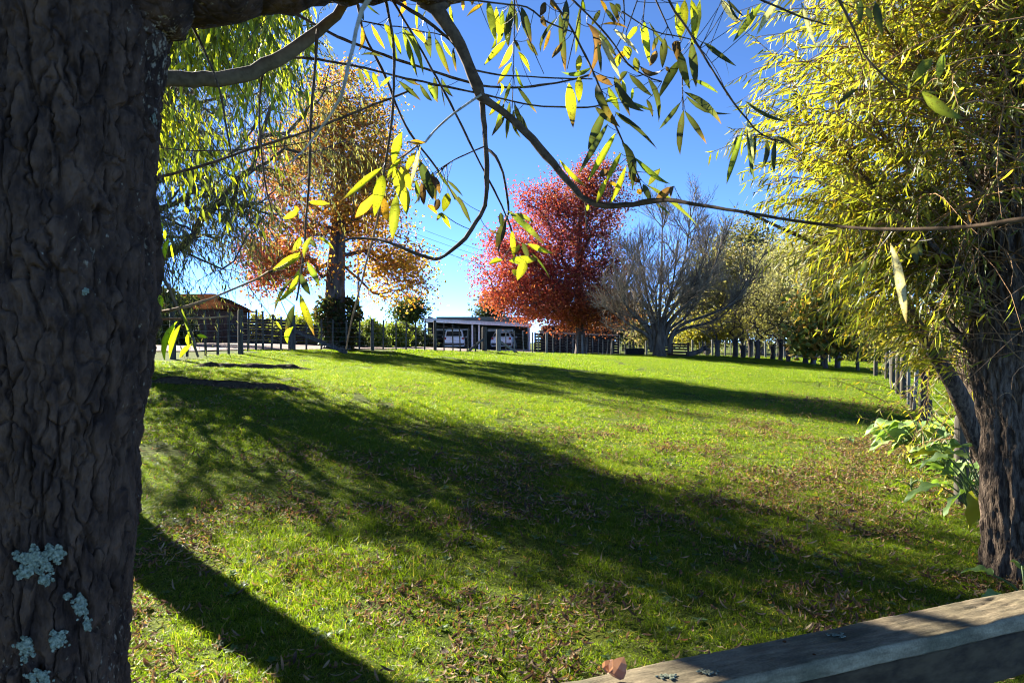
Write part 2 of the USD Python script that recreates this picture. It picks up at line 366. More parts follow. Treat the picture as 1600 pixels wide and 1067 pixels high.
def bank(u0, v0, d0, u1, v1, d1, h, seed):
    """A low bank of bare soil across the slope."""
    rng = np.random.default_rng(seed)
    a, b = W(u0, v0, d0)[:2], W(u1, v1, d1)[:2]
    n, m = 90, 16
    t = np.linspace(0, 1, n); s = np.linspace(-1, 1, m)
    ax = unit(b - a); nr = np.array([-ax[1], ax[0]])
    wob = .18 * (meshkit.fbm(np.c_[t * 7, t * 0, t * 0], 3, seed) - .5)
    p = a + (b - a) * t[:, None, None] + nr * (s[None, :, None] * .24 + wob[:, None, None])
    hh = h * np.clip(np.minimum(t, 1 - t) * 7, 0, 1) * (.6 + .8 * meshkit.fbm(np.c_[t * 9, t * 0 + 3, t * 0], 3, seed + 1))
    prof = np.where(s < -.1, np.clip((s + .6) / .5, 0, 1), np.clip((1 - s) / 1.1, 0, 1))
    z = ground(p[..., 0], p[..., 1]) + hh[:, None] * prof + .02 * (meshkit.fbm(np.concatenate([p * 12, p[..., :1] * 0], -1), 3, seed) - .5) * (prof > 0) - .012 * (prof == 0)
    v = np.concatenate([p, z[..., None]], -1).reshape(-1, 3)
    i, j = np.meshgrid(np.arange(n - 1), np.arange(m - 1), indexing="ij"); k = i * m + j
    f = np.vstack([np.stack([k, k + m, k + m + 1], -1).reshape(-1, 3), np.stack([k, k + m + 1, k + 1], -1).reshape(-1, 3)])
    o = obj("soil_bank", (v, f), "soil_look", smooth=True)
    tag(o, kind="structure")
bank(300, 574, 15.6, 492, 580, 15.8, .10, 1)
bank(225, 598, 12.4, 480, 611, 12.3, .115, 2)

# ------------------------------------------------------------------ grass: blades scattered in patches
def blade_patch(rng, size, n, h, w, straw=.06):
    x, y = rng.uniform(-size / 2, size / 2, (2, n))
    cl = meshkit.fbm(np.stack([x, y, x * 0], 1) * (5.5 / size ** .7) + rng.uniform(0, 50), 3)
    hh = h * rng.lognormal(0, .3, n) * np.clip(.10 + 1.8 * (cl - .1), .15, 1.8)
    az = rng.uniform(0, 2 * np.pi, n); lean = rng.uniform(.1, .9, n)
    d = np.stack([np.cos(az) * lean, np.sin(az) * lean, np.ones(n)], 1); d = unit(d)
    s = np.stack([-np.sin(az), np.cos(az), az * 0], 1)
    fa = rng.uniform(0, 2 * np.pi, n)
    s = unit(s * np.cos(fa)[:, None] + np.cross(d, s) * np.sin(fa)[:, None])
    base = np.stack([x, y, np.full(n, -.008)], 1)
    ww = w * rng.uniform(.6, 1.3, n)[:, None]
    bend = np.stack([np.cos(az), np.sin(az), -.6 + az * 0], 1) * (hh * rng.uniform(.1, .5, n))[:, None]
    mid = base + d * hh[:, None] * .55
    tip = base + d * hh[:, None] + bend
    v = np.stack([base - s * ww / 2, base + s * ww / 2, mid - s * ww * .42, mid + s * ww * .42, tip], 1)
    f = np.array([(0, 1, 3), (0, 3, 2), (2, 3, 4)])[None] + (np.arange(n) * 5)[:, None, None]
    g0, g1, g2 = np.array([.050, .088, .005]), np.array([.112, .152, .006]), np.array([.26, .21, .10])
    k = rng.uniform(0, 1, n)[:, None]
    c = g0 * (1 - k) + g1 * k
    st = rng.uniform(0, 1, n) < straw
    c[st] = g2 * rng.uniform(.6, 1.2, (st.sum(), 1))
    c = c * rng.uniform(.75, 1.25, (n, 1))
    return v.reshape(-1, 3), f.reshape(-1, 3), np.repeat(c, 5, 0)

def quat(R):
    """Rotation matrices (n, 3, 3; columns = axes) -> half quaternions."""
    from scipy.spatial.transform import Rotation
    q = Rotation.from_matrix(R).as_quat()
    return Vt.QuathArray([Gf.Quath(float(x[3]), float(x[0]), float(x[1]), float(x[2])) for x in q])

def instancer(path, protos, matname, idx, P, R, S, tints):
    """protos: list of (v, f); one PointInstancer with its prototypes beneath it."""
    pi = UsdGeom.PointInstancer.Define(stage, path)
    for k, (v, f) in enumerate(protos):
        m = usdkit.mesh(stage, f"{path}/prototypes/piece_{k + 1:03d}", (v, f), "/World/Looks/" + matname)
        UsdGeom.PrimvarsAPI(m).CreatePrimvar("tint", Sdf.ValueTypeNames.Color3fArray, "vertex").Set(Vt.Vec3fArray.FromNumpy(np.asarray(tints[k], np.float32)))
        pi.GetPrototypesRel().AddTarget(m.GetPath())
    pi.CreateProtoIndicesAttr(Vt.IntArray.FromNumpy(np.asarray(idx, np.int32)))
    pi.CreatePositionsAttr(Vt.Vec3fArray.FromNumpy(np.asarray(P, np.float32)))
    pi.CreateOrientationsAttr(quat(R))
    pi.CreateScalesAttr(Vt.Vec3fArray.FromNumpy(np.asarray(S, np.float32)))
    return pi.GetPrim()

FENCE_PLAN = np.array([W(u, 0, d)[:2] for u, d in ((150, 15), (270, 17.2), (376, 19.2), (456, 24.5), (582, 27), (680, 28.5), (757, 35), (854, 42.6), (910, 47), (956, 53))])
def in_field(x, y):
    """Inside the paddock and in the camera's reach."""
    u = 800 + FPX * x / np.maximum(y, .1)
    far = np.interp(u, 800 + FPX * FENCE_PLAN[:, 0] / FENCE_PLAN[:, 1], FENCE_PLAN[:, 1], left=15, right=56)
    return (y > 2.6) & (y < far - .1) & (np.abs(x) < y * .74 + .5)

rng = np.random.default_rng(11)
def lay(size, d0, d1, ks, name, label, protos, step=.82, grow=1.0):
    s = size * step
    xs, ys = np.meshgrid(np.arange(-44, 44, s), np.arange(2.2, 57, s))
    x, y = xs.ravel() + rng.uniform(-.3, .3, xs.size) * s, ys.ravel() + rng.uniform(-.3, .3, xs.size) * s
    dist = np.hypot(x, y) + rng.normal(0, .04, x.size) * d0
    ok = in_field(x, y) & (dist >= d0) & (dist < d1)
    x, y = x[ok], y[ok]
    n = len(x)
    N = gnormal(x, y)
    az = rng.uniform(0, 2 * np.pi, n)
    A = unit(np.cross(np.stack([np.cos(az), np.sin(az), az * 0], 1), N)); B = np.cross(N, A)
    lush = meshkit.fbm(np.stack([x * .35, y * .35, x * 0], 1), 3, 9)
    bare = np.clip((x - 1.2) / 5, 0, 1) * np.clip((14 - y) / 6, 0, 1)         # thinner, shorter turf by the right-hand fence
    lush2 = meshkit.fbm(np.stack([x * 1.3, y * 1.3, x * 0 + 4], 1), 3, 19)
    sc = np.clip(.30 + .55 * lush + 1.1 * (lush2 - .3), .22, 1.5) * (1 - .45 * bare) * grow
    S = np.stack([np.ones(n), np.ones(n), sc], 1)
    idx = rng.integers(0, len(protos), n)
    p = instancer(path_for(name), [(a, b) for a, b, _ in protos], "grass_look", idx, np.stack([x, y, ground(x, y)], 1), np.stack([A, B, N], 2), S, [c for _, _, c in protos])
    tag(p, label, "grass", kind="stuff")

lay(.5, 0, 8.5, 0, "grass", "short green paddock grass blades near the timber rail", [blade_patch(rng, .5, 1500, .050, .0034, .10) for _ in range(6)])
lay(1.0, 8.5, 22, 0, "grass", "sunlit green paddock grass across the middle of the slope", [blade_patch(rng, 1.0, 2600, .052, .0062, .07) for _ in range(5)])
lay(2.0, 22, 60, 0, "grass", "bright paddock grass near the crest below the far fence", [blade_patch(rng, 2.0, 3800, .062, .013, .04) for _ in range(4)])

# ------------------------------------------------------------------ fallen leaves
def curled(rng, L, w, curl, shape="lance"):
    t = np.linspace(0, 1, 6); prof = np.sin(np.pi * t ** .8) ** .8
    th = curl * (t - .5) * 2
    cx, czz = np.sin(th) / max(abs(curl), .2) * .5 * L, (1 - np.cos(th)) / max(abs(curl), .2) * .5 * L
    v = []
    cup = rng.uniform(.1, .5)
    for k in range(6):
        for s in (-1, 0, 1):
            v.append((cx[k], s * prof[k] * w / 2, czz[k] + abs(s) * prof[k] * w * cup))
    f = []
    for k in range(5):
        for s in (0, 1):
            a = k * 3 + s
            f += [(a, a + 3, a + 4), (a, a + 4, a + 1)]
    return np.array(v, float), np.array(f)
protos, tints = [], []
browns = [(.16, .095, .045), (.25, .165, .085), (.10, .06, .035), (.33, .25, .14), (.085, .06, .045), (.20, .125, .055), (.25, .19, .11), (.36, .23, .05), (.12, .065, .035), (.20, .15, .09)]
for k in range(10):
    v, f = curled(rng, rng.uniform(.06, .11), rng.uniform(.013, .026), rng.uniform(.4, 1.7))
    protos.append((v, f)); tints.append(np.tile(browns[k], (len(v), 1)) * rng.uniform(.85, 1.15, (len(v), 1)))
def litter(name, label, x, y, size=1.0, choose=None):
    n = len(x)
    z = ground(x, y)
    N = unit(gnormal(x, y) + rng.normal(0, .45, (n, 3)))
    az = rng.uniform(0, 2 * np.pi, n)
    A = unit(np.cross(np.stack([np.cos(az), np.sin(az), az * 0], 1), N)); B = np.cross(N, A)
    s = rng.uniform(.4, 1.0, n) * size
    idx = rng.integers(0, 10, n) if choose is None else rng.choice(choose, n)
    p = instancer(path_for(name), protos, "litter_look", idx, np.stack([x, y, z + rng.uniform(.012, .05, n)], 1), np.stack([A, B, N], 2), np.stack([s] * 3, 1), tints)
    tag(p, label, "fallen leaves", kind="stuff")
n = 260000
x, y = rng.uniform(-7, 7, n), rng.uniform(2.4, 14, n)
dens = meshkit.fbm(np.stack([x * 1.6, y * 1.6, x * 0], 1), 4, 21)
near = np.clip((9 - y) / 5.5, 0, 1); right = np.clip((x + .5) / 4, 0, 1) * np.clip((13 - y) / 4, 0, 1)
prob = np.clip(np.clip((dens - .485) * 9, .07, 1.25) * (.10 + 1.5 * near + 1.5 * right), 0, 1) * .5
ok = (rng.uniform(0, 1, n) < prob) & in_field(x, y)
litter("fallen_leaves", "dry brown and tan willow leaves littering the near grass", x[ok], y[ok])
# low broad-leaved weeds in the turf
rw = np.random.default_rng(44)
wp, wt = [], []
for k in range(4):
    n = 9 + k * 2
    a = np.arange(n) * 2.4; el = rw.uniform(.15, .8, n)
    D = np.stack([np.cos(a), np.sin(a), el], 1); N = np.stack([-np.cos(a) * .4, -np.sin(a) * .4, np.ones(n)], 1)
    L = rw.uniform(.035, .075, n)
    v, f, q_ = leaf_cloud(np.zeros((n, 3)), D, N, L, L * .42, LANCE)
    wp.append((v, f)); wt.append(np.repeat(np.array([(.05, .10, .02), (.08, .13, .03)])[rw.integers(0, 2, n)] * rw.uniform(.8, 1.2, (n, 1)), q_, 0))
x, y = rw.uniform(-8, 9, 4200), rw.uniform(2.6, 20, 4200)
ok = in_field(x, y) & (meshkit.fbm(np.stack([x * .8, y * .8, x * 0 + 9], 1), 3, 61) > .50)
x, y = x[ok], y[ok]
az = rw.uniform(0, 6.283, len(x)); N = gnormal(x, y)
A = unit(np.cross(np.stack([np.cos(az), np.sin(az), az * 0], 1), N)); B = np.cross(N, A)
tag(instancer(path_for("turf_weeds"), wp, "weed_look", rw.integers(0, 4, len(x)), np.stack([x, y, ground(x, y) + .012], 1), np.stack([A, B, N], 2), np.stack([rw.uniform(.3, .75, len(x))] * 3, 1), wt), "small flat broad leaved weeds dotted through the turf", "weeds", kind="stuff")
c = W(1320, 632, 15.5)
x, y = c[0] + rng.normal(0, 1.3, 900), c[1] + rng.normal(0, 1.2, 900)
litter("fallen_leaves", "orange and brown leaves scattered beside the shadow stripe near the right fence", x, y, 1.6, [0, 5, 7, 8, 1])

# ------------------------------------------------------------------ trees that fill a crown volume
def lobe(u, v, d, ru, rv, rd=None):
    return W(u, v, d), np.array([ru * d / FPX, rd if rd else ru * d / FPX, rv * d / FPX])

def crown_nodes(rng, lobes, n, shell=.45):
    vol = np.array([np.prod(r) for _, r in lobes]) ** .8
    pick = rng.choice(len(lobes), n, p=vol / vol.sum())
    c, r = np.array([l[0] for l in lobes])[pick], np.array([l[1] for l in lobes])[pick]
    return c + r * rdir(rng, n) * (rng.uniform(0, 1, n) ** shell)[:, None]

def wire_up(trunk, pts, bias=.3, up=0.0):
    """Joins crown points to the trunk's nodes as a branching skeleton: parents and nodes."""
    nodes = [p for p in trunk]; par = [-1] + list(range(len(trunk) - 1))
    plen = [0.0]
    for k in range(1, len(trunk)):
        plen.append(plen[-1] + np.linalg.norm(trunk[k] - trunk[k - 1]))
    order = np.argsort(np.min(np.linalg.norm(pts[:, None] - trunk[None], axis=2), axis=1))
    arr = np.zeros((len(trunk) + len(pts), 3)); arr[:len(trunk)] = trunk
    pl = np.zeros(len(arr)); pl[:len(trunk)] = plen
    par = np.r_[par, np.zeros(len(pts), int)]
    m = len(trunk)
    lo = max(1, len(trunk) // 3)
    for k in order:
        dv = pts[k] - arr[:m]
        dist = np.linalg.norm(dv, axis=1)
        cost = dist + bias * pl[:m] + up * np.maximum(0, -dv[:, 2])
        cost[:lo] += 1e3
        b = int(np.argmin(cost))
        arr[m] = pts[k]; par[m] = b; pl[m] = pl[b] + dist[b]; m += 1
    return arr, par

def limb_mesh(arr, par, ntrunk, rtrunk, rtip, power=.45, rcap=None, rng=None, sides=5):
    m = len(arr); cnt = np.ones(m)
    for k in range(m - 1, 0, -1):
        if par[k] >= 0:
            cnt[par[k]] += cnt[k]
    rad = rtip * cnt ** power
    cap = rcap if rcap is not None else rtrunk * .45
    rad = np.minimum(rad, cap)
    k = np.arange(ntrunk, m)
    a, b = arr[par[k]], arr[k]
    L = np.linalg.norm(b - a, axis=1)
    bow = rng.normal(0, .07, (len(k), 3)) * L[:, None] + np.array([0, 0, -.05]) * L[:, None] if rng is not None else 0
    mid = (a + b) / 2 + bow
    P = np.stack([a, mid, b], 1)
    ra = np.minimum(np.where(par[k] < ntrunk, rad[k] * 1.15, np.minimum(rad[par[k]], rad[k] * 1.5)), cap)
    R = np.stack([ra, (ra + rad[k]) / 2 * .95, rad[k] * .92], 1)
    return tubes(P, R, sides), rad

def big_trunk(path, radii, sides=18, seed=0, rough=.10, flare=.35):
    """A trunk as a displaced tube with root flare."""
    p = spline(np.c_[np.asarray(path), np.asarray(radii)], 26)
    pts, r = p[:, :3], p[:, 3]
    t = np.linspace(0, 1, len(r))
    r = r * (1 + flare * np.exp(-t * 14))
    v, f = tube(pts, r, sides)
    k = len(r) * sides
    c = np.repeat(pts, sides, 0)
    d = v[:k] - c
    nz = meshkit.fbm(np.c_[v[:k, 0] * 3, v[:k, 1] * 3, v[:k, 2] * 1.2], 3, seed) - .5
    v[:k] = c + d * (1 + rough * 2 * nz)[:, None]
    return v, f

def cloud_tree(name, label, category, trunk_px, radii, lobes, n_nodes, n_leaves, leaf, color, seed, leafmat="far_foliage_look", bark="far_bark_look", spread=None, shape=BROAD,
               droop=0.0, group=None, rtip=.012, power=.45, shell=.45, bias=.3, extra=None, sides=5, aspect=.75, holes=0.0):
    rng = np.random.default_rng(seed)
    tr = np.array([W(*p) if isinstance(p, tuple) else p for p in trunk_px])
    base = tr[0].copy(); base[2] = float(ground(base[0], base[1]))
    tr[0] = base - [0, 0, .08]
    t = thing(name, label, category, base, group)
    obj("trunk", big_trunk(tr, radii, seed=seed), bark, t, smooth=60)
    nodes = crown_nodes(rng, lobes, n_nodes, shell)
    if holes > 0:
        h = meshkit.fbm(nodes * (1.6 / np.mean([l[1].mean() for l in lobes])) + seed, 2, seed)
        nodes = nodes[h > np.quantile(h, holes)]
    trp = spline(np.c_[tr, radii], 12)[:, :3]
    arr, par = wire_up(trp, nodes, bias)
    (bv, bf), rad = limb_mesh(arr, par, len(trp), radii[0], rtip, power, rng=rng, sides=sides)
    obj("limbs", (bv, bf), bark, t, kind="stuff", smooth=True)
    if n_leaves:
        k = rng.integers(len(trp), len(arr), n_leaves)
        s = rng.uniform(0, 1, n_leaves)[:, None] ** .6
        sp = spread if spread else .35 * np.mean([l[1].mean() for l in lobes])
        pos = arr[par[k]] * (1 - s) + arr[k] * s + rng.normal(0, 1, (n_leaves, 3)) * sp * [1, 1, .7]
        D = rdir(rng, n_leaves) + np.array([0, 0, -droop])
        L = leaf * rng.uniform(.6, 1.35, n_leaves)
        v, f, q = leaf_cloud(pos, D, rdir(rng, n_leaves), L, L * aspect, shape)
        obj("crown", (v, f), leafmat, t, tint=np.repeat(color(rng, pos, n_leaves), q, 0), kind="stuff")
    if extra:
        extra(rng, t, arr, par, len(trp))
    return t

def palette(*cols, jitter=.2):
    cols = np.array(cols)
    def fn(rng, P, n):
        return cols[rng.integers(0, len(cols), n)] * rng.uniform(1 - jitter, 1 + jitter, (n, 1))
    return fn

# the orange liquidambar with a thick trunk behind the fence
def amber(rng, P, n):
    u, v = project(P)
    k = np.clip((u - 420 + rng.normal(0, 45, n)) / 110, 0, 1)[:, None]
    low = np.clip((v - 250 + rng.normal(0, 60, n)) / 150, 0, 1)[:, None]
    pink, gold, olive = np.array([.52, .15, .10]), np.array([.46, .27, .035]), np.array([.24, .19, .055])
    c = pink * (1 - k) + gold * k
    c = c * (.25 + .75 * low) + olive * (.75 - .75 * low)
    rust = rng.uniform(0, 1, n) < .25
    c[rust] = np.array([.30, .11, .03])
    return c * rng.uniform(.65, 1.3, (n, 1))
def ivy(rng, t, arr, par, nt):
    n = 2600
    c = W(528, 503, 27.0)
    z = rng.uniform(-.9, .9, n); a = rng.uniform(0, 2 * np.pi, n)
    r = (.55 + .25 * np.exp(-((z - .3) / .35) ** 2)) * rng.uniform(.7, 1.15, n)
    P = c + np.stack([np.cos(a) * r, np.sin(a) * r, z], 1)
    L = rng.uniform(.1, .22, n)
    v, f, q = leaf_cloud(P, rdir(rng, n) + [0, 0, -.6], rdir(rng, n), L, L * .5, LANCE)
    obj("ivy", (v, f), "far_foliage_look", t, tint=np.repeat(palette((.02, .035, .012), (.035, .05, .015), (.06, .045, .02))(rng, P, n), q, 0), kind="stuff")
cloud_tree("autumn_tree", "tall tree in orange and gold autumn leaf, ivy round its thick trunk behind the fence", "tree",
           [(525, 540, 27), (523, 480, 27), (526, 400, 27), (531, 320, 27), (533, 230, 27), (530, 140, 27)], [.42, .36, .31, .23, .13, .05],
           [lobe(525, 280, 27, 120, 110), lobe(450, 390, 26.5, 72, 75, 1.4), lobe(612, 395, 27, 66, 78, 1.4), lobe(540, 180, 27, 75, 80), lobe(412, 415, 26, 48, 50, 1.1), lobe(580, 300, 27.5, 85, 80), lobe(450, 270, 27, 70, 70, 1.4), lobe(640, 430, 27, 40, 48, 1.0)],
           760, 46000, .105, amber, 31, spread=.36, extra=ivy, rtip=.011, power=.5, holes=.25)

# the red tree
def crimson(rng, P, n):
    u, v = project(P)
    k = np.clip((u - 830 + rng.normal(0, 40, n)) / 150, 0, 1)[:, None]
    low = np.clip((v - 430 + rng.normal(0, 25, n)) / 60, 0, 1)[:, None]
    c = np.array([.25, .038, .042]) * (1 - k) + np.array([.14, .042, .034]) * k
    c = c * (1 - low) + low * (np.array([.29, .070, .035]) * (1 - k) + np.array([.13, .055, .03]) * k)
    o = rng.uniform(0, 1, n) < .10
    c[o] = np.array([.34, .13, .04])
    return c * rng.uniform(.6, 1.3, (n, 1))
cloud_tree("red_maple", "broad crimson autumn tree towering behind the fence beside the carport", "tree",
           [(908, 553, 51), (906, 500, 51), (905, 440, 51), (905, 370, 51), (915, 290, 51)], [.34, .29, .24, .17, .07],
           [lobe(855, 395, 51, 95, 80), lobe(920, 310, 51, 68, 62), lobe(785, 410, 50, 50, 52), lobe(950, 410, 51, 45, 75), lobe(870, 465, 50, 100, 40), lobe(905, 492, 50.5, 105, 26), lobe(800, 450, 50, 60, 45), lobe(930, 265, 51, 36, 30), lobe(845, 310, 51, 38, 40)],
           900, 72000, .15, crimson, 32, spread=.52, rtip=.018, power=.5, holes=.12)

# the leafless multi-stemmed tree
def fine_twigs(count, length, r, matname):
    def fn(rng, t, arr, par, nt):
        k = rng.integers(nt, len(arr), count)
        out = unit(arr[k] - arr[par[k]])
        D = unit(out + rdir(rng, count) * .8 + [0, 0, .45])
        L = length * rng.uniform(.5, 1.3, count)
        s = np.linspace(0, 1, 4)[None, :, None]
        st = arr[par[k]] + (arr[k] - arr[par[k]]) * rng.uniform(.2, 1, count)[:, None]
        P = st[:, None] + D[:, None] * L[:, None, None] * s + rdir(rng, count)[:, None] * L[:, None, None] * .12 * s ** 2
        R = np.broadcast_to(r * (1 - .75 * s[..., 0]), P.shape[:2])
        obj("twigs", tubes(P, R, 3), matname, t, kind="stuff")
    return fn
def fan(rng, P, n, frac, length, spread, up, bow=.12, nseg=7, t0=.2, flat=None):
    """n children on each of the curves P (S, m, 3): straight-ish shoots bending upwards."""
    S, m = P.shape[:2]
    q = rng.uniform(t0, .98, (S, n)) * (m - 1.001)
    k = q.astype(int); fr = (q - k)[..., None]; idx = np.arange(S)[:, None]
    s = P[idx, k] * (1 - fr) + P[idx, k + 1] * fr
    T = unit(P[idx, k + 1] - P[idx, k])
    D = unit(T + rdir(rng, S * n).reshape(S, n, 3) * spread + [0, 0, up])
    L = length * rng.uniform(.45, 1.2, (S, n)) * (1.15 - .6 * q / m)
    t = np.linspace(0, 1, nseg)[None, None, :, None]
    C = s[:, :, None] + D[:, :, None] * L[..., None, None] * t + np.array([0, 0, 1.0]) * (L * bow)[..., None, None] * t ** 2
    return C.reshape(-1, nseg, 3)
rng = np.random.default_rng(33)
bb = on_ground(1030, 42)
bt = thing("bare_tree", "leafless grey tree with several stems fanning from its base", "tree", bb)
obj("trunk", big_trunk([bb - (0, 0, .15), bb + (0, 0, .4), bb + (.02, 0, .9), bb + (.05, 0, 1.5)], [.44, .36, .32, .24], 22, 33, rough=.16, flare=.3), "grey_bark_look", bt, smooth=60)
stems = []
for u0, v0, tip in ((1016, 530, (958, 410)), (1022, 522, (985, 365)), (1030, 515, (1035, 325)), (1034, 518, (1080, 315)), (1040, 526, (1135, 340)), (1046, 532, (1188, 405)), (1046, 538, (1165, 440)), (1018, 536, (952, 455)), (1026, 524, (1005, 395)), (1032, 520, (1058, 375)), (1036, 524, (1100, 395)), (1028, 522, (1025, 440)), (1040, 528, (1090, 450)), (1022, 528, (978, 440)), (1034, 520, (1110, 345))):
    dd_ = (-2.6, 2.4, -1.0, 1.6, -2.2, .8, 2.6, -1.4, 2.0, -2.4, .3, -1.8, 2.2, .9, -.6)[len(stems) % 15]
    a, e = W(u0, v0, 42), W(*tip, 42 + dd_)
    side = unit((e - a) * [1, 1, 0])
    mid = a + (e - a) * .45 + side * .14 * np.linalg.norm((e - a)[:2]) - [0, 0, .04 * np.linalg.norm(e - a)]
    c = spline(np.array([a - [0, 0, .5], a, mid, e]), 14)
    stems.append(c)
    obj("stem", tube(c, np.linspace(.12, .018, 14), 8), "grey_bark_look", bt, smooth=True)
L0 = np.array(stems)
L1 = fan(rng, L0, 11, 0, 2.4, .8, .15, t0=.25)
L2 = fan(rng, L1, 9, 0, 1.4, .85, .15, t0=.15)
L3 = fan(rng, L2, 6, 0, .64, .9, .12, nseg=4, t0=.15)
tp_ = lambda P, r0, r1: np.broadcast_to(np.linspace(r0, r1, P.shape[1]), P.shape[:2])
obj("branches", tubes(L1, tp_(L1, .032, .012), 5), "grey_bark_look", bt, smooth=True, kind="stuff")
obj("twigs", cat([tubes(L2, tp_(L2, .019, .007), 4), tubes(L3, tp_(L3, .010, .005), 3)]), "pale_bark_look", bt, kind="stuff")

# ------------------------------------------------------------------ trees and shrubs further away
green_far, olive_far = palette((.045, .065, .018), (.065, .085, .024), (.035, .05, .02)), palette((.13, .13, .055), (.17, .155, .075), (.10, .105, .05), (.19, .155, .09))
greyg, yellowg = palette((.22, .225, .12), (.17, .18, .09), (.27, .25, .13)), palette((.20, .19, .03), (.26, .22, .035), (.14, .15, .03))
blueg = palette((.035, .05, .045), (.05, .065, .055), (.04, .05, .035))
lightg = palette((.13, .18, .03), (.20, .23, .035), (.08, .12, .025))
def far_tree(label, u, vb, d, lobes, color, seed, leaf=.2, n=9000, nodes=200, name="background_tree", category="tree", r=.22, spread=None, group=None, holes=.2, bark="far_bark_look", extra=None, droop=0.0, shape=BROAD, aspect=.75):
    top = lobes[0][1]
    cloud_tree(name, label, category, [(u, vb, d), (u, (vb * 2 + top) / 3, d), (u, (vb + 2 * top) / 3, d), (u, top - lobes[0][3] * .3, d)], [r, r * .8, r * .55, r * .2],
               [lobe(a, b, d, c, e) for a, b, c, e in lobes], nodes, n, leaf, color, seed, spread=spread or .42 * min(lobes[0][2], lobes[0][3]) * d / FPX, group=group, holes=holes, bark=bark, rtip=.02, extra=extra, droop=droop, shape=shape, aspect=aspect)
far_tree("small rounded pine rising above the hedge beyond the carport roof", 640, 545, 88, [(640, 484, 24, 20), (628, 492, 16, 14), (652, 478, 13, 13)], green_far, 41, .3, 4200)
far_tree("grey green pine peeping over the carport roof beside the red tree", 765, 545, 92, [(765, 482, 20, 18), (780, 474, 22, 22), (757, 492, 12, 10)], blueg, 42, .3, 4200)
far_tree("tall dark olive conifer standing behind the leafless tree", 1163, 555, 74, [(1163, 420, 46, 66), (1163, 362, 20, 28), (1150, 480, 55, 50)], palette((.09, .10, .045), (.12, .115, .06), (.075, .08, .04)), 43, .28, 16000, 320, r=.4)
far_tree("brownish tree mixed in behind the right half of the leafless crown", 1105, 556, 70, [(1108, 455, 46, 60), (1085, 490, 40, 45), (1120, 410, 30, 30)], olive_far, 44, .26, 12000, 260, r=.3)
far_tree("hazy grey green willow beyond the pollard row, left of the yellow willow", 1222, 558, 62, [(1222, 445, 42, 70), (1205, 490, 45, 45), (1235, 400, 26, 40)], greyg, 45, .26, 18000, 320, r=.3, shape=LANCE, aspect=.3, droop=.8)
far_tree("paler grey willow close behind the yellow willow's edge", 1285, 560, 56, [(1285, 440, 46, 85), (1300, 380, 40, 60), (1270, 500, 40, 40)], greyg, 46, .26, 18000, 320, r=.3, shape=LANCE, aspect=.3, droop=.8)
far_tree("low yellow green tree glowing under the leafless tree's boughs", 1105, 555, 60, [(1105, 516, 44, 22), (1140, 510, 40, 26), (1080, 520, 22, 16)], yellowg, 47, .2, 7000, 180, r=.15)
far_tree("dark blue green tree in the gap left of the leafless trunk", 975, 553, 84, [(975, 510, 26, 30), (992, 522, 22, 24)], blueg, 48, .3, 5000, r=.25)
far_tree("pale dead looking tree behind the stock yard gate", 1000, 553, 78, [(1003, 500, 26, 36), (1015, 522, 20, 20)], olive_far, 49, .26, 3000, r=.2)
far_tree("golden leafed tree half hidden below the red tree's right side", 955, 550, 66, [(955, 492, 26, 18), (975, 484, 20, 14)], palette((.34, .20, .03), (.28, .15, .03), (.38, .26, .04)), 50, .2, 3600, 120, r=.14)
far_tree("thin grey tree standing between the conifer and the hazy willow", 1190, 556, 68, [(1192, 470, 34, 66), (1185, 420, 22, 40)], olive_far, 51, .26, 10000, 260, r=.2)
far_tree("dense green tree filling the far end of the right hand fence", 1350, 568, 50, [(1350, 500, 50, 60), (1390, 520, 60, 50), (1330, 540, 40, 25)], palette((.07, .085, .02), (.12, .125, .03), (.05, .06, .02)), 52, .18, 16000, 300, r=.25)
far_tree("yellowing tree behind the leaning trunk by the right hand fence", 1450, 575, 30, [(1450, 530, 60, 60), (1470, 560, 50, 35), (1430, 555, 30, 30)], yellowg, 53, .14, 8000, 220, r=.18)
# far shelter belt, closing the horizon
rb = np.random.default_rng(60)
belt = ("wide round tree", "low broad tree", "slender tree", "ragged tree", "dome shaped tree", "bushy tree", "flat topped tree")
for k, (u, d, h) in enumerate(((95, 120, 30), (330, 118, 24), (590, 122, 19), (905, 115, 34), (1045, 118, 40), (1400, 105, 46), (1560, 110, 50))):
    far_tree(f"{belt[k]} in the distant belt {['left of the hut', 'beyond the hut roof', 'behind the hedge gap', 'behind the red tree', 'behind the leafless trunk', 'behind the yellow willow', 'past the near willow trunk'][k]}",
             u, 541, d, [(u, 541 - h * .55, 52, h * .5), (u + 30, 541 - h * .4, 40, h * .4), (u - 34, 541 - h * .4, 40, h * .4)], [olive_far, green_far, blueg][k % 3], 60 + k, .4, 4200, 140, group=None)
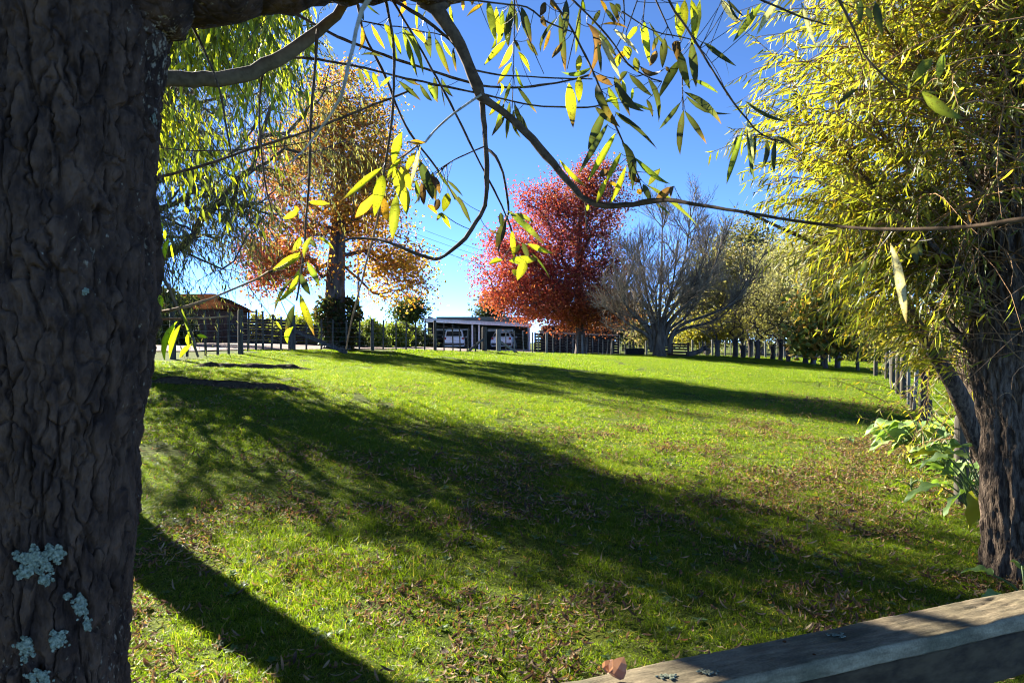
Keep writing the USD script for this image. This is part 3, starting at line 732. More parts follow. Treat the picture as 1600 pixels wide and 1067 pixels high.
# shrubs behind the left part of the fence
for k, (lab, u, d, ru, rv, v, col) in enumerate((
        ("light green leafy shrub just right of the ivy covered trunk", 578, 33, 28, 24, 524, lightg), ("dense rounded hedge shrub in the middle of the hedge", 612, 35, 28, 20, 525, lightg),
        ("dark hedge shrub against the left carport post", 655, 46, 22, 21, 526, green_far), ("yellow green shrub behind the slatted yard fence", 470, 38, 44, 16, 508, palette((.22, .24, .03), (.15, .19, .03))),
        ("bright shrub at the left end of the slatted yard fence", 412, 39, 34, 14, 506, palette((.24, .22, .04), (.15, .17, .03))), ("dark hedge shrub partly behind the second fence post group", 634, 41, 22, 22, 524, green_far),
        ("dark spiky shrub against the hut wall", 275, 25, 32, 36, 480, green_far), ("low dark shrub under the autumn tree", 545, 30, 24, 18, 530, green_far),
        ("grey green bush hiding the drive end beside the hedge", 560, 44, 18, 20, 512, greyg))):
    far_tree(lab, u, 546, d, [(u, v, ru, rv), (u - ru * .5, (v + 548) / 2, ru * .7, (550 - v) * .5), (u + ru * .5, (v + 548) / 2, ru * .7, (550 - v) * .5), (u, 538, ru * .9, 12)], col, 80 + k, .12, 7500, 110, name="shrub", category="shrub", r=.06, spread=.16 * ru * d / FPX, holes=.05)
# the glossy leaved magnolia
far_tree("glossy leaved magnolia with rusty brown undersides at the pollard row's near end", 1290, 566, 37, [(1285, 480, 50, 50), (1262, 520, 34, 30), (1310, 455, 40, 36), (1325, 520, 44, 40), (1290, 535, 40, 26)],
         palette((.34, .18, .04), (.13, .16, .03), (.20, .22, .05), (.40, .28, .06), (.10, .12, .03)), 95, .3, 4200, 190, name="magnolia_tree", r=.1, spread=.36)
# pollard willows along the far right edge
for k, (u, vb, d) in enumerate(((1120, 558, 45), (1148, 560, 45), (1160, 560, 44.5), (1172, 560, 46), (1183, 560, 44), (1207, 561, 44), (1219, 562, 43.5), (1231, 563, 43), (1258, 565, 42.5), (1270, 566, 42), (1285, 568, 41), (1308, 573, 39))):
    order = ("first", "second", "third", "fourth", "fifth", "sixth", "seventh", "eighth", "ninth", "tenth", "eleventh", "twelfth")[k]
    h = 26 + 6 * math.sin(k * 2.3)
    cloud_tree("pollard_willow", f"stubby pollard willow, {order} along its row counting from the leafless tree", "tree", [(u, vb, d), (u + 1, vb - h * .5, d), (u, vb - h, d)], [.15 + .03 * math.sin(k * 1.7), .14, .19],
               [lobe(u, vb - h - 38, d, 17, 44), lobe(u + 4, vb - h - 70, d, 14, 26)], 90, 1100, .12, palette((.15, .14, .05), (.20, .18, .06), (.11, .10, .05)), 100 + k, spread=.35, rtip=.01, power=.35, bias=0.0,
               group="pollard willows along the far edge of the paddock", shape=LANCE, aspect=.3)
# ------------------------------------------------------------------ carport, vehicles, sheds
gz = lambda x, y: float(ground(x, y))
D0 = 60.0
xl, xr = (668 - 800) / FPX * D0, (829 - 800) / FPX * D0
zb = gz(-3, D0) - .02
zl, zr = W(0, 498, D0)[2], W(0, 506, D0)[2]
def roof_z(x):
    return zl + (zr - zl) * (x - xl) / (xr - xl)
cp = thing("carport", "long open fronted carport with pale metal roof and white posts", "carport", (xl, D0, zb))
def slab(x0, x1, y0, y1, z0, z1, th):
    v = np.array([(x0, y0, z0), (x1, y0, z1), (x1, y1, z1), (x0, y1, z0)], float)
    v = np.vstack([v, v - [0, 0, th]])
    f = np.array([(0, 1, 2), (0, 2, 3), (4, 6, 5), (4, 7, 6), (0, 4, 5), (0, 5, 1), (1, 5, 6), (1, 6, 2), (2, 6, 7), (2, 7, 3), (3, 7, 4), (3, 4, 0)])
    return v, f
obj("roof", slab(xl - .15, xr + .15, D0 - .3, D0 + 7, zl + .02, zr + .02, .07), "roof_metal_look", cp)
obj("fascia", slab(xl - .1, xr + .1, D0 - .24, D0 - .19, zl - .052, zr - .052, .22), "fascia_look", cp)
obj("gutter", slab(xl - .1, xr + .1, D0 - .36, D0 - .245, zl - .14, zr - .14, .13), "white_paint_look", cp)
obj("barge_board", box((xl - .2, D0 + 3.3, zl - .12), (.06, 7.2, .42)), "white_paint_look", cp)
obj("back_wall", box(((xl + xr) / 2, D0 + 6.9, zb + 1.5), (xr - xl, .1, 3.0)), "wall_dark_look", cp)
obj("side_wall", box((xl + .05, D0 + 3.5, zb + 1.4), (.1, 6.6, 2.8)), "wall_dark_look", cp)
obj("floor_slab", box(((xl + xr) / 2, D0 + 3.3, zb + .03), (xr - xl, 7.2, .08)), "concrete_look", cp)
for u in (738, 748.5):
    x = (u - 800) / FPX * D0
    obj("post", box((x, D0 + .05, (zb + roof_z(x) - .3) / 2), (.13, .13, roof_z(x) - .3 - zb), bevel=.01), "white_paint_look", cp)
xx = (682 - 800) / FPX * (D0 + 4)
x2 = (731 - 800) / FPX * (D0 + 4)
obj("door_frame", box(((xx + x2) / 2, D0 + 4, W(0, 515, D0 + 4)[2]), (x2 - xx, .1, .13)), "white_paint_look", cp)
obj("door_jamb", box((x2, D0 + 4, (zb + W(0, 515, D0 + 4)[2] - .08) / 2), (.12, .1, W(0, 515, D0 + 4)[2] - .08 - zb)), "white_paint_look", cp)
x3, x4 = (762 - 800) / FPX * (D0 + 5), (802 - 800) / FPX * (D0 + 5)
obj("door_frame", box(((x3 + x4) / 2, D0 + 5, W(0, 516, D0 + 5)[2]), (x4 - x3, .1, .22)), "white_paint_look", cp)
obj("door_jamb", box((x4, D0 + 5, (zb + W(0, 518, D0 + 5)[2]) / 2), (.14, .1, W(0, 518, D0 + 5)[2] - zb)), "white_paint_look", cp)
for k, y in enumerate(np.linspace(D0, D0 + 6.6, 7)):
    obj("side_post", box((xr - .06, y, (zb + zr - .1) / 2), (.10, .10, zr - .1 - zb), bevel=.01), "white_paint_look", cp)
for z in (zb + .95, zb + 2.0):
    obj("side_rail", box((xr - .12, D0 + 3.3, z), (.03, 6.8, .09)), "white_paint_look", cp)
obj("side_brace", beam((xr - .15, D0 + .1, zb + 1.4), (xr - .15, D0 + 2.2, zb + .1), .04, .08, up=(1, 0, 0)), "white_paint_look", cp)

def section_loft(secs):
    """Closed loft of cross-sections (each k x 3), capped."""
    k = len(secs[0]); n = len(secs)
    v = np.vstack(secs)
    i, j = np.meshgrid(np.arange(n - 1), np.arange(k), indexing="ij")
    q = np.stack([i * k + j, i * k + (j + 1) % k, (i + 1) * k + (j + 1) % k, (i + 1) * k + j], -1).reshape(-1, 4)
    f = np.vstack([q[:, [0, 1, 2]], q[:, [0, 2, 3]]])
    a = np.arange(1, k - 1)
    f = np.vstack([f, np.stack([np.zeros_like(a), a + 1, a], 1), (n - 1) * k + np.stack([np.zeros_like(a), a, a + 1], 1)])
    return v, f

def car(label, x, y, yaw, paint, wagon):
    """A car of about 4.6 m; its rear faces -y before turning."""
    t = thing("parked_car", label, "car", (x, y, zb + .07), "vehicles in the carport")
    c, s = math.cos(yaw), math.sin(yaw)
    T = lambda m: (np.asarray(m[0]) @ np.array([[c, s, 0], [-s, c, 0], [0, 0, 1]]) + [x, y, zb + .07], m[1])
    def ring(yy, hw, z0, z1, inset):
        h = z1 - z0
        return np.array([(-hw + .06, yy, z0), (hw - .06, yy, z0), (hw, yy, z0 + .12), (hw, yy, z0 + h * .55), (hw - inset * .5, yy, z1 - .08), (hw - inset, yy, z1), (-hw + inset, yy, z1), (-hw + inset * .5, yy, z1 - .08), (-hw, yy, z0 + h * .55), (-hw, yy, z0 + .12)])
    body = [ring(0, .80, .36, .98, .08), ring(.06, .88, .28, 1.03, .07), ring(.6, .91, .22, 1.05, .06), ring(2.6, .92, .22, 1.02, .06), ring(3.3, .91, .22, 1.0, .08), ring(4.25, .86, .24, .86, .14), ring(4.5, .78, .30, .74, .16)]
    obj("body", T(section_loft(body)), paint, t, smooth=35)
    top = 1.66 if wagon else 1.5
    def cring(yy, hw0, hw1, z0, z1):
        return np.array([(-hw0, yy, z0), (hw0, yy, z0), (hw1, yy, z1 - .05), (hw1 - .08, yy, z1), (-hw1 + .08, yy, z1), (-hw1, yy, z1 - .05)])
    cab = [cring(.12, .80, .76, 1.0, 1.06), cring(.42 if wagon else .75, .84, .68, 1.0, top - .04), cring(1.0, .86, .69, 1.0, top), cring(2.3, .86, .68, 1.0, top - .02), cring(3.2, .84, .78, .98, 1.04)]
    obj("cabin", T(section_loft(cab)), paint, t, smooth=35)
    slope = (.30 if wagon else .63) / (top - 1.1)
    yb = lambda z: .12 + (z - 1.06) * slope - .02
    z0, z1 = 1.12, top - .12
    pane = np.array([(-.66, yb(z0), z0), (.66, yb(z0), z0), (.57, yb(z1), z1), (-.57, yb(z1), z1)])
    pane = np.vstack([pane - [0, .012, 0], pane + [0, .03, 0]])
    pf = np.array([(0, 1, 2), (0, 2, 3), (4, 6, 5), (4, 7, 6), (0, 4, 5), (0, 5, 1), (1, 5, 6), (1, 6, 2), (2, 6, 7), (2, 7, 3), (3, 7, 4), (3, 4, 0)])
    obj("rear_window", T((pane, pf)), "car_glass_look", t)
    for sx in (-1, 1):
        w = np.array([(sx * .862, .8, 1.1), (sx * .862, 2.7, 1.1), (sx * .73, 2.1, top - .12), (sx * .73, .95, top - .12)])
        w = np.vstack([w + [sx * .012, 0, 0], w - [sx * .03, 0, 0]])
        obj("side_window", T((w, pf if sx < 0 else pf[:, ::-1])), "car_glass_look", t)
        obj("tail_light", T(box((sx * .74, .015, .93), (.2, .09, .2), bevel=.02)), "tail_light_look", t)
        obj("mirror", T(box((sx * 1.0, 2.75, 1.08), (.2, .1, .14), bevel=.03)), paint, t)
        for yy in (.85, 3.55):
            m = trimesh.creation.cylinder(.33, .2, sections=20); m.apply_transform(trimesh.transformations.rotation_matrix(np.pi / 2, [0, 1, 0]))
            m.apply_translation((sx * .84, yy, .33))
            wl = obj("wheel", T((m.vertices, m.faces)), "rubber_look", t, smooth=40)
            r = trimesh.creation.cylinder(.2, .012, sections=14); r.apply_transform(trimesh.transformations.rotation_matrix(np.pi / 2, [0, 1, 0])); r.apply_translation((sx * .946, yy, .33))
            obj("rim", T((r.vertices, r.faces)), "silver_paint_look", wl, smooth=40)
    obj("bumper", T(box((0, .0, .46), (1.66, .14, .2), bevel=.04)), "plastic_look", t)
    obj("number_plate", T(box((0, -.012, .78), (.36, .02, .11))), "white_paint_look", t)
    obj("roof_spoiler", T(box((0, .38 if wagon else .74, top - .02), (1.2, .22, .03), bevel=.01)), paint, t)
    return t
car("white wagon parked tail first towards the paddock in the left bay", (709 - 800) / FPX * 61, 61.2, 0.06, "car_paint_look", True)
car("silver white car in the dim right bay behind the gate strainers", (783 - 800) / FPX * 61.6, 61.6, -.1, "car_paint_look", False)

ls = 62.0
ex0, ex1 = (846 - 800) / FPX * ls, (962 - 800) / FPX * ls
bz = gz(6, ls)
sh = thing("low_shed", "low dark boarded shed with a brown eave under the red tree", "shed", (ex0, ls, bz))
obj("wall", box(((ex0 + ex1) / 2, ls + 2, bz + 1.1), (ex1 - ex0 - .2, 3.9, 2.3)), "dark_board_look", sh)
e0, e1 = W(0, 518, ls)[2], W(0, 524, ls)[2]
obj("roof", slab(ex0 - .2, ex1 + .3, ls - .5, ls + 4.5, e0 + .08, e1 + .08, .07), "rust_roof_look", sh)
obj("eave", slab(ex0 - .2, ex1 + .3, ls - .56, ls - .505, e0 + .04, e1 + .04, .24), "eave_look", sh)
for u in (868, 884, 893):
    x = (u - 800) / FPX * ls
    obj("post", box((x, ls - .2, (bz + e1 - .22) / 2), (.14, .14, e1 - .22 - bz)), "post_look", sh)
def slat_fence(label, u0, d0, u1, d1, rows, height, gap, group=None, name="slat_fence", w=.14, mat_="dark_board_look", broken=0, seed=0, cat_="fence"):
    """Horizontal boards between posts, each board its own part."""
    rng = np.random.default_rng(seed)
    a, b = on_ground(u0, d0), on_ground(u1, d1)
    t = thing(name, label, cat_, a, group)
    L = np.linalg.norm((b - a)[:2]); n = max(1, round(L / 2.4))
    for k in range(n + 1):
        p = a + (b - a) * k / n
        p[2] = gz(p[0], p[1])
        obj("post", box(p + [0, .09, height / 2], (.12, .12, height + .1), rot=math.atan2(b[1] - a[1], b[0] - a[0])), mat_, t)
    for k in range(n):
        p, r = a + (b - a) * k / n, a + (b - a) * (k + 1) / n
        for m in range(rows):
            if rng.uniform() < broken:
                continue
            h = height * (m + .6) / rows
            z0, z1 = gz(p[0], p[1]) + h + rng.normal(0, .008), gz(r[0], r[1]) + h + rng.normal(0, .008)
            obj("board", beam([p[0], p[1], z0], [r[0], r[1], z1], .03, height / rows * (1 - gap)), mat_, t)
    return t
slat_fence("dark slatted yard fence standing in front of the low shed", 836, 57.5, 966, 58.5, 7, 1.45, .22, seed=3, broken=.04)
slat_fence("dark horizontal slat fence beyond the drive, left of the autumn tree", 357, 32, 450, 32.5, 9, 1.12, .26, seed=4)
slat_fence("lower run of dark slats running on behind the strainer post", 452, 33, 505, 33.5, 7, .95, .26, seed=5, broken=.05)
slat_fence("brown wooden stock yard rails beside the leafless trunk", 1046, 44, 1076, 43.6, 5, .78, .38, mat_="brown_board_look", name="stock_yard_gate", cat_="gate", seed=6)
slat_fence("short brown rail hurdle touching the leafless trunk", 1037, 44.8, 1050, 46, 4, .72, .4, mat_="brown_board_look", name="rail_hurdle", cat_="hurdle", seed=7)
# a dark trough and a log near the leafless tree
c = on_ground(992, 48)
t = thing("water_trough", "dark stock trough sitting left of the leafless trunk", "trough", c)
obj("basin", section_loft([np.array([(x * s_, y * s_, z) for x, y in ((-.5, -.3), (.5, -.3), (.56, -.2), (.56, .2), (.5, .3), (-.5, .3), (-.56, .2), (-.56, -.2))]) + c for s_, z in ((1.0, -.03), (1.08, .44), (.96, .44), (.9, .15))]), "dark_board_look", t)
obj("pipe", tube(np.array([c + (-.1, .1, .4), c + (-.1, .1, .95)]), .05, 8), "dark_post_look", t)
c = on_ground(1092, 43.5)
t = thing("fallen_log", "dark forked log lying between the stock yard and the pollards", "log", c)
obj("stem", big_trunk([c + (-.7, 0, .15), c + (-.1, .05, .28), c + (.45, 0, .62)], [.16, .15, .10], 10, 5, flare=0), "far_bark_look", t, smooth=True)
obj("fork", tube(spline(np.array([c + (-.1, .05, .28), c + (.2, .1, .4), c + (.6, .2, .45)]), 6), np.linspace(.09, .05, 6), 8), "far_bark_look", t, smooth=True)
obj("fork", tube(spline(np.array([c + (.1, .05, .4), c + (.2, -.1, .7), c + (.15, -.2, .95)]), 6), np.linspace(.07, .03, 6), 8), "far_bark_look", t, smooth=True)

# the hut with the rusty roof, behind the near trunk
hd = 33.0
h0, h1 = (225 - 800) / FPX * hd, (352 - 800) / FPX * hd
hz = gz((h0 + h1) / 2, hd)
hut = thing("garden_hut", "old hut with a rusty brown hipped roof behind the left fence", "hut", (h0, hd, hz))
ez, rz = W(0, 483, hd)[2], W(0, 455, hd)[2]
obj("wall", box(((h0 + h1) / 2 - .1, hd + 2, (hz + ez) / 2), (h1 - h0 - .5, 3.4, ez - hz + .1)), "brown_board_look", hut)
rx0, rx1 = (250 - 800) / FPX * hd, (308 - 800) / FPX * hd
rv_ = np.array([(h0, hd - .1, ez), (h1, hd - .1, ez), (h1, hd + 4.1, ez), (h0, hd + 4.1, ez), (rx0, hd + 2, rz), (rx1, hd + 2, rz)])
rf_ = np.array([(0, 1, 5), (0, 5, 4), (1, 2, 5), (2, 3, 4), (2, 4, 5), (3, 0, 4), (0, 2, 1), (0, 3, 2)])
rm = trimesh.Trimesh(rv_, rf_).subdivide().subdivide().subdivide()
vv = np.array(rm.vertices); vv += (meshkit.fbm(vv * 2.2, 3, 4) - .5)[:, None] * [.1, .1, .14]
obj("roof", (vv, rm.faces), "rust_roof_look", hut, smooth=25)
for k in range(7):
    zz = hz + .12 + k * (ez - hz - .12) / 7
    obj("board", box(((h0 + h1) / 2 - .1, hd + .27, zz), (h1 - h0 - .4, .04, .17), bevel=.006), "brown_board_look", hut)

# ------------------------------------------------------------------ post and batten fences
def farm_fence(label, posts, battens, braces=(), wires=(.16, .32, .48, .64, .8, .98), height=1.15, ends=None, name="farm_fence", thick=.13, wire_r=.003, post_mat="dark_post_look", batten_mat="post_look"):
    """posts, battens: (u, d, height, width); braces: (u0, v0, d0, u1, v1, d1)."""
    rng = np.random.default_rng(len(posts) * 7 + len(battens))
    b0 = on_ground(posts[0][0], posts[0][1])
    t = thing(name, label, "fence", b0)
    for u, d, h, w in posts:
        p = on_ground(u, d)
        ln = rng.normal(0, .012, 2)
        r = w / 2
        path = [p + (0, 0, -.2), p + (ln[0] * .5, ln[1] * .5, h * .5), p + (ln[0], ln[1], h - .03), p + (ln[0], ln[1], h)]
        obj("post", tube(np.array(path), [r * 1.03, r, r * .96, r * .80], 10), post_mat, t, smooth=40)
    for u, d, h, w in battens:
        p = on_ground(u, d)
        a = p + (rng.normal(0, .01), 0, .03); b = p + (rng.normal(0, .025), rng.normal(0, .02), h)
        obj("batten", beam(a, b, w, .035, up=(0, 1, 0)), batten_mat, t)
    for br in braces:
        obj("brace", beam(W(*br[:3]), W(*br[3:]), .11, .11, up=(0, 1, 0)), post_mat, t)
    line = sorted([(u, d) for u, d, _, _ in posts], key=lambda q: q[0])
    P = np.array([on_ground(u, d) for u, d in line])
    seg = []
    for k in range(len(P) - 1):
        for s in np.linspace(0, 1, 8)[:-1]:
            q = P[k] * (1 - s) + P[k + 1] * s
            seg.append((q[0], q[1], gz(q[0], q[1])))
    seg.append(P[-1]); seg = np.array(seg)
    for h in wires:
        obj("wire", tube(seg + [0, -.08, h], wire_r, 3, cap=False), "wire_look", t)
    return t
lin = lambda us, u0, d0, u1, d1: [1 / (1 / d0 + (1 / d1 - 1 / d0) * (u - u0) / (u1 - u0)) for u in us]
def bats(us, u0, d0, u1, d1, h=1.12, w=.055):
    return [(u, d, h + .05 * math.sin(u * 1.7), w) for u, d in zip(us, lin(us, u0, d0, u1, d1))]
farm_fence("dark post and batten fence along the crest from the hut to the carport gate",
           [(150, 15, 1.2, .15), (270, 17.2, 1.15, .14), (376, 19.2, 1.17, .135), (456, 24.5, 1.18, .24), (582, 27, 1.16, .12), (680, 28.5, 1.2, .13), (757, 35, 1.16, .26)],
           bats((292, 322, 340, 357), 270, 17.2, 376, 19.2) + bats((387.5, 400, 411.5, 424.7, 438.7), 376, 19.2, 456, 24.5) + bats((478, 502, 520, 542, 561), 456, 24.5, 582, 27)
           + bats((599, 619, 634.5, 650, 663), 582, 27, 680, 28.5) + bats((693, 707.5, 719, 730.5, 743), 680, 28.5, 757, 35),
           braces=((459, 516, 24.4, 541, 551, 22.6), (755, 530, 34.9, 731, 549.5, 33)), batten_mat="dark_post_look")
farm_fence("pale battened fence running on from the carport gate to the leafless tree",
           [(779, 36, 1.1, .25), (854, 42.6, 1.2, .15), (910, 47, 1.25, .16), (956, 53, 1.15, .15), (990, 55, 1.1, .14), (1010, 55, 1.1, .14)],
           bats((790, 804, 818, 832, 841), 779, 36, 854, 42.6, 1.12, .06) + bats((864, 875, 886, 895, 902), 854, 42.6, 910, 47, 1.15, .07) + bats((917, 926, 935, 942, 948.5), 910, 47, 956, 53, 1.12, .07) + bats((969, 976.5, 983), 956, 53, 990, 55, 1.05, .06),
           braces=((781, 533, 36, 806, 550, 37.5),), post_mat="post_look", wire_r=.004)
farm_fence("weathered pale posts of the boundary fence behind the pollard willows",
           [(1050, 58, 1.2, .15), (1082, 57, 1.25, .15), (1113, 56, 1.25, .16), (1133, 55, 1.2, .14), (1152, 54, 1.2, .14), (1196, 52, 1.2, .16), (1245, 49, 1.2, .14), (1296, 46, 1.2, .15)],
           bats((1093, 1103, 1124, 1142, 1165, 1178, 1214, 1226, 1238, 1262, 1276), 1082, 57, 1296, 46, 1.1, .07), post_mat="post_look", wire_r=.004)
farm_fence("old grey post and wire fence receding beside the yellow willow",
           [(1640, 4.6, 1.1, .12), (1502, 7.2, .86, .13), (1446, 13.2, .95, .14), (1412, 18.2, 1.1, .17), (1404, 19.5, 1.1, .17), (1396, 21, 1.1, .17), (1386, 25, 1.1, .16), (1368, 30, 1.15, .16), (1340, 36, 1.15, .16)],
           bats((1428, 1420), 1446, 13.2, 1412, 18.2, .85, .07) + bats((1391,), 1396, 21, 1386, 25), wires=(.25, .45, .62, .8), post_mat="dark_post_look", wire_r=.0022)
c0 = on_ground(1432, 16.5)
for k, (u, d, h, w) in enumerate(((1426, 15.5, .52, .11), (1440, 15.2, .50, .12), (1452, 14.6, .34, .1))):
    p = on_ground(u, d)
    t = thing("wooden_stump_post", ("taller of the short dark stump posts by the leafy weed", "dark squat stump post beside the taller one behind the weed", "shortest dark stump post, nearest the big trunk")[k], "stump post", p)
    obj("shaft", tube(np.array([p - (0, 0, .1), p + (0, 0, h * .6), p + (.01, 0, h)]), [w * .55, w * .52, w * .45], 9), "dark_post_look", t, smooth=40)

# power cables crossing the gap of sky, from pole to pole behind the trees
pl, pr = on_ground(560, 70), on_ground(885, 84)
t = thing("power_line", "thin sagging power cables crossing the blue gap beside the red tree", "power line", pl)
for q, a in ((pl, 0), (pr, 0)):
    obj("pole", tube(np.array([q, q + (0, 0, 6), q + (0, 0, 12.6 if q is pl else 10.0)]), [.14, .12, .1], 8), "far_bark_look", t)
for (u0, v0, u1, v1) in ((560, 318, 885, 430), (560, 330, 885, 438), (560, 346, 885, 447), (560, 326, 885, 470)):
    a, b = W(u0, v0, 70), W(u1, v1, 84)
    s = np.linspace(0, 1, 16)[:, None]
    obj("cable", tube(a + (b - a) * s - [0, 0, 1] * (4 * .5 * s * (1 - s)), .016, 4, cap=False), "cable_look", t)

# ------------------------------------------------------------------ the timber rail in the bottom right corner
h = .90
d_ = unit(np.array([.921, .389, 0])); nrm = np.array([d_[1], -d_[0], 0])       # nrm: towards the camera
far_pt = np.array([2.08 * h, 2.99 * h, EYE - h])
wd, ht = .178, .205
rng = np.random.default_rng(5)
s0, s1 = -3.3, 2.2
t = thing("timber_rail", "weathered timber top rail crossing the bottom right corner", "rail", (far_pt + d_ * s0 + nrm * wd / 2))
nx = 520
prof = [(0, 0), (0, 0)]
def rail_mesh(hh, y0, y1, zt, seed):
    """A long bar with worn, slightly uneven edges, local x along it."""
    x = np.linspace(0, s1 - s0, nx)
    b = .012
    top = list(np.linspace(y0 + b, y1 - b, 26))
    ys = [y0 + b * .3] + top + [y1 - b * .3, y1, y1, y1 - b, y0 + b, y0, y0]
    zs = [-b * .3] + [0.0] * len(top) + [-b * .3, -b, -hh + b, -hh, -hh, -hh + b, -b]
    k = len(ys)
    v = np.stack([np.repeat(x, k), np.tile(ys, nx), np.tile(zs, nx) + zt], 1)
    nn = meshkit.fbm(np.c_[v[:, 0] * 3, v[:, 1] * 30, v[:, 2] * 30], 4, seed) - .5
    n2 = meshkit.fbm(np.c_[v[:, 0] * 22, v[:, 1] * 40, v[:, 2] * 40], 3, seed + 2) - .5
    split = np.clip(.035 - np.abs(meshkit.fbm(np.c_[v[:, 0] * .9, v[:, 1] * 26, v[:, 2] * 0 + seed], 3, seed + 5) - .5), 0, 1) / .035     # drying splits along the grain
    split *= np.clip((meshkit.noise(np.c_[v[:, 0] * 1.7, v[:, 1] * 9, v[:, 2] * 0], seed + 6) - .35) * 3, 0, 1) * (v[:, 2] > zt - .006)
    v[:, 2] += nn * .010 + n2 * .004 - split * .006; v[:, 1] += nn * .008 + n2 * .004
    i, j = np.meshgrid(np.arange(nx - 1), np.arange(k), indexing="ij")
    q = np.stack([i * k + j, i * k + (j + 1) % k, (i + 1) * k + (j + 1) % k, (i + 1) * k + j], -1).reshape(-1, 4)
    a = np.arange(1, k - 1)
    f = np.vstack([q[:, [0, 1, 2]], q[:, [0, 2, 3]], np.stack([a * 0, a, a + 1], 1), (nx - 1) * k + np.stack([a * 0, a + 1, a], 1)])
    return v, f[:, ::-1]
def rail_part(name, mesh, look="rail_look"):
    p = path_for(name, t.GetPrim() if hasattr(t, "GetPrim") else t)
    m = usdkit.mesh(stage, p, mesh, "/World/Looks/" + look, smooth=50)
    x = UsdGeom.Xformable(m)
    x.AddRotateZOp().Set(math.degrees(math.atan2(d_[1], d_[0])))
    return m.GetPrim()
rail_part("cap_board", rail_mesh(.055, -wd / 2, wd / 2, 0, 3))
rail_part("side_board", rail_mesh(.15, -wd / 2 + .012, -wd / 2 + .06, -.058, 8), "rail_shaded_side_look")  # darker look than the cap, standing in for the front's shade
for sx in (-2.6, 2.0):
    p = far_pt + d_ * sx + nrm * wd / 2
    g_ = gz(p[0], p[1])
    obj("post", box((p[0] - nrm[0] * .03, p[1] - nrm[1] * .03, (g_ - .2 + p[2] - .06) / 2), (.1, .1, p[2] - .06 - g_ + .2), rot=math.atan2(d_[1], d_[0]), bevel=.008), "post_look", t)
for s_, y_ in ((-1.16, .035), (-1.15, .14), (.20, .04), (.21, .138)):
    c = far_pt + d_ * s_ + nrm * y_
    m = trimesh.creation.cylinder(.0055, .004, sections=12); m.apply_translation(c + (0, 0, .001))
    obj("nail", (m.vertices, m.faces), "rust_roof_look", t)
# pale lichen spots on the cap
for k, (s_, y_) in enumerate(((-1.62, .09), (-1.50, .115), (-.98, .06), (-1.9, .05))):
    c = far_pt + d_ * s_ + nrm * y_
    n = 26
    a = rng.uniform(0, 2 * np.pi, n); r = rng.uniform(0, .02, n)
    m = [trimesh.creation.icosphere(1, 1.0) for _ in range(n)]
    for q, aa, rr in zip(m, a, r):
        q.apply_scale((rng.uniform(.003, .007), rng.uniform(.003, .007), .0022)); q.apply_translation(c + np.array([np.cos(aa) * rr * 1.5, np.sin(aa) * rr, .003]))
    obj("lichen", cat(m), "lichen_look", t)
# the curled dead leaf on the rail
c = W(962, 1049, 1.97)
t = thing("dead_leaf", "crumpled brown dead leaf lying on the timber rail", "leaf", c - (0, 0, .02))
v, f = curled(np.random.default_rng(3), .10, .055, 1.5)
v2, f2 = curled(np.random.default_rng(8), .07, .04, 2.2)
R = trimesh.transformations.euler_matrix(.5, -.4, .9)[:3, :3]; R2 = trimesh.transformations.euler_matrix(-.9, .3, 2.2)[:3, :3]
obj("blade", cat([(v @ R.T + c, f), (v2 @ R2.T + c + (-.01, 0, .01), f2)]), "litter_look", t, tint=np.tile((.34, .20, .13), (len(v) + len(v2), 1)))
obj("stalk", tube(spline(np.array([c, c + (-.04, .01, .012), c + (-.07, .0, .03)]), 5), .0016, 4), "straw_twig_look", t)
# ------------------------------------------------------------------ the near tree: trunk, limbs, twigs and hanging leaves
KY, KG, KD, KO, KB, KW = (.23, .26, .018), (.10, .135, .022), (.036, .048, .018), (.30, .175, .02), (.075, .048, .028), (.36, .35, .28)
KYB = (.34, .48, .02)

def single_leaf(a, b, width, rng, curl=.12, fold=.25, face=None, twist=.35):
    """One lance-shaped leaf from its stalk a to its tip b: 6 x 3 vertices, folded along the midrib and curling."""
    a, b = np.asarray(a, float), np.asarray(b, float)
    L = np.linalg.norm(b - a); D = (b - a) / L
    ref = face if face is not None else np.array([0, -1.0, .15]) + rng.normal(0, .3, 3)
    S = unit(np.cross(D, ref)); N = np.cross(S, D)
    t = np.array([0, .12, .3, .52, .74, .9, 1.0])
    prof = np.array([.05, .55, .95, 1.0, .72, .34, .02])
    c = rng.normal(0, curl)
    v = []
    tw = rng.normal(0, twist); hook = rng.normal(0, curl) * 1.2
    for k in range(len(t)):
        th = tw * (t[k] - .3)
        s = S * math.cos(th) + N * math.sin(th); n = N * math.cos(th) - S * math.sin(th)
        mid = a + D * L * t[k] + N * L * (c * (4 * t[k] * (1 - t[k])) * .6 + hook * t[k] ** 3)
        w = prof[k] * width / 2 * rng.uniform(.93, 1.07)
        v += [mid - s * w + n * w * fold, mid, mid + s * w + n * w * fold]
    f = []
    for k in range(len(t) - 1):
        for s in (0, 1):
            p = k * 3 + s
            f += [(p, p + 3, p + 4), (p, p + 4, p + 1)]
    return np.array(v), np.array(f)

def leaf_tint(rng, col, n=21, blemish=.5):
    c = np.tile(np.array(col) * rng.uniform(.75, 1.2) * rng.uniform(.9, 1.1, 3), (n, 1))
    c[1::3] *= 1.3
    c[0::3] *= rng.uniform(.7, 1.0); c[2::3] *= rng.uniform(.7, 1.0)
    if rng.uniform() < blemish:                                    # browned tip or edge: the leaf's own colour
        k = np.clip((np.arange(n) // 3 - rng.uniform(3.2, 5.6)) / 1.2, 0, 1)[:, None]
        c = c * (1 - k) + np.array((.12, .07, .03)) * k
    return c

nt = thing("willow_tree", "big dark barked willow trunk filling the left edge, pale lichen low down", "tree", (-.99, 1.6, 0.0))
rng = np.random.default_rng(77)
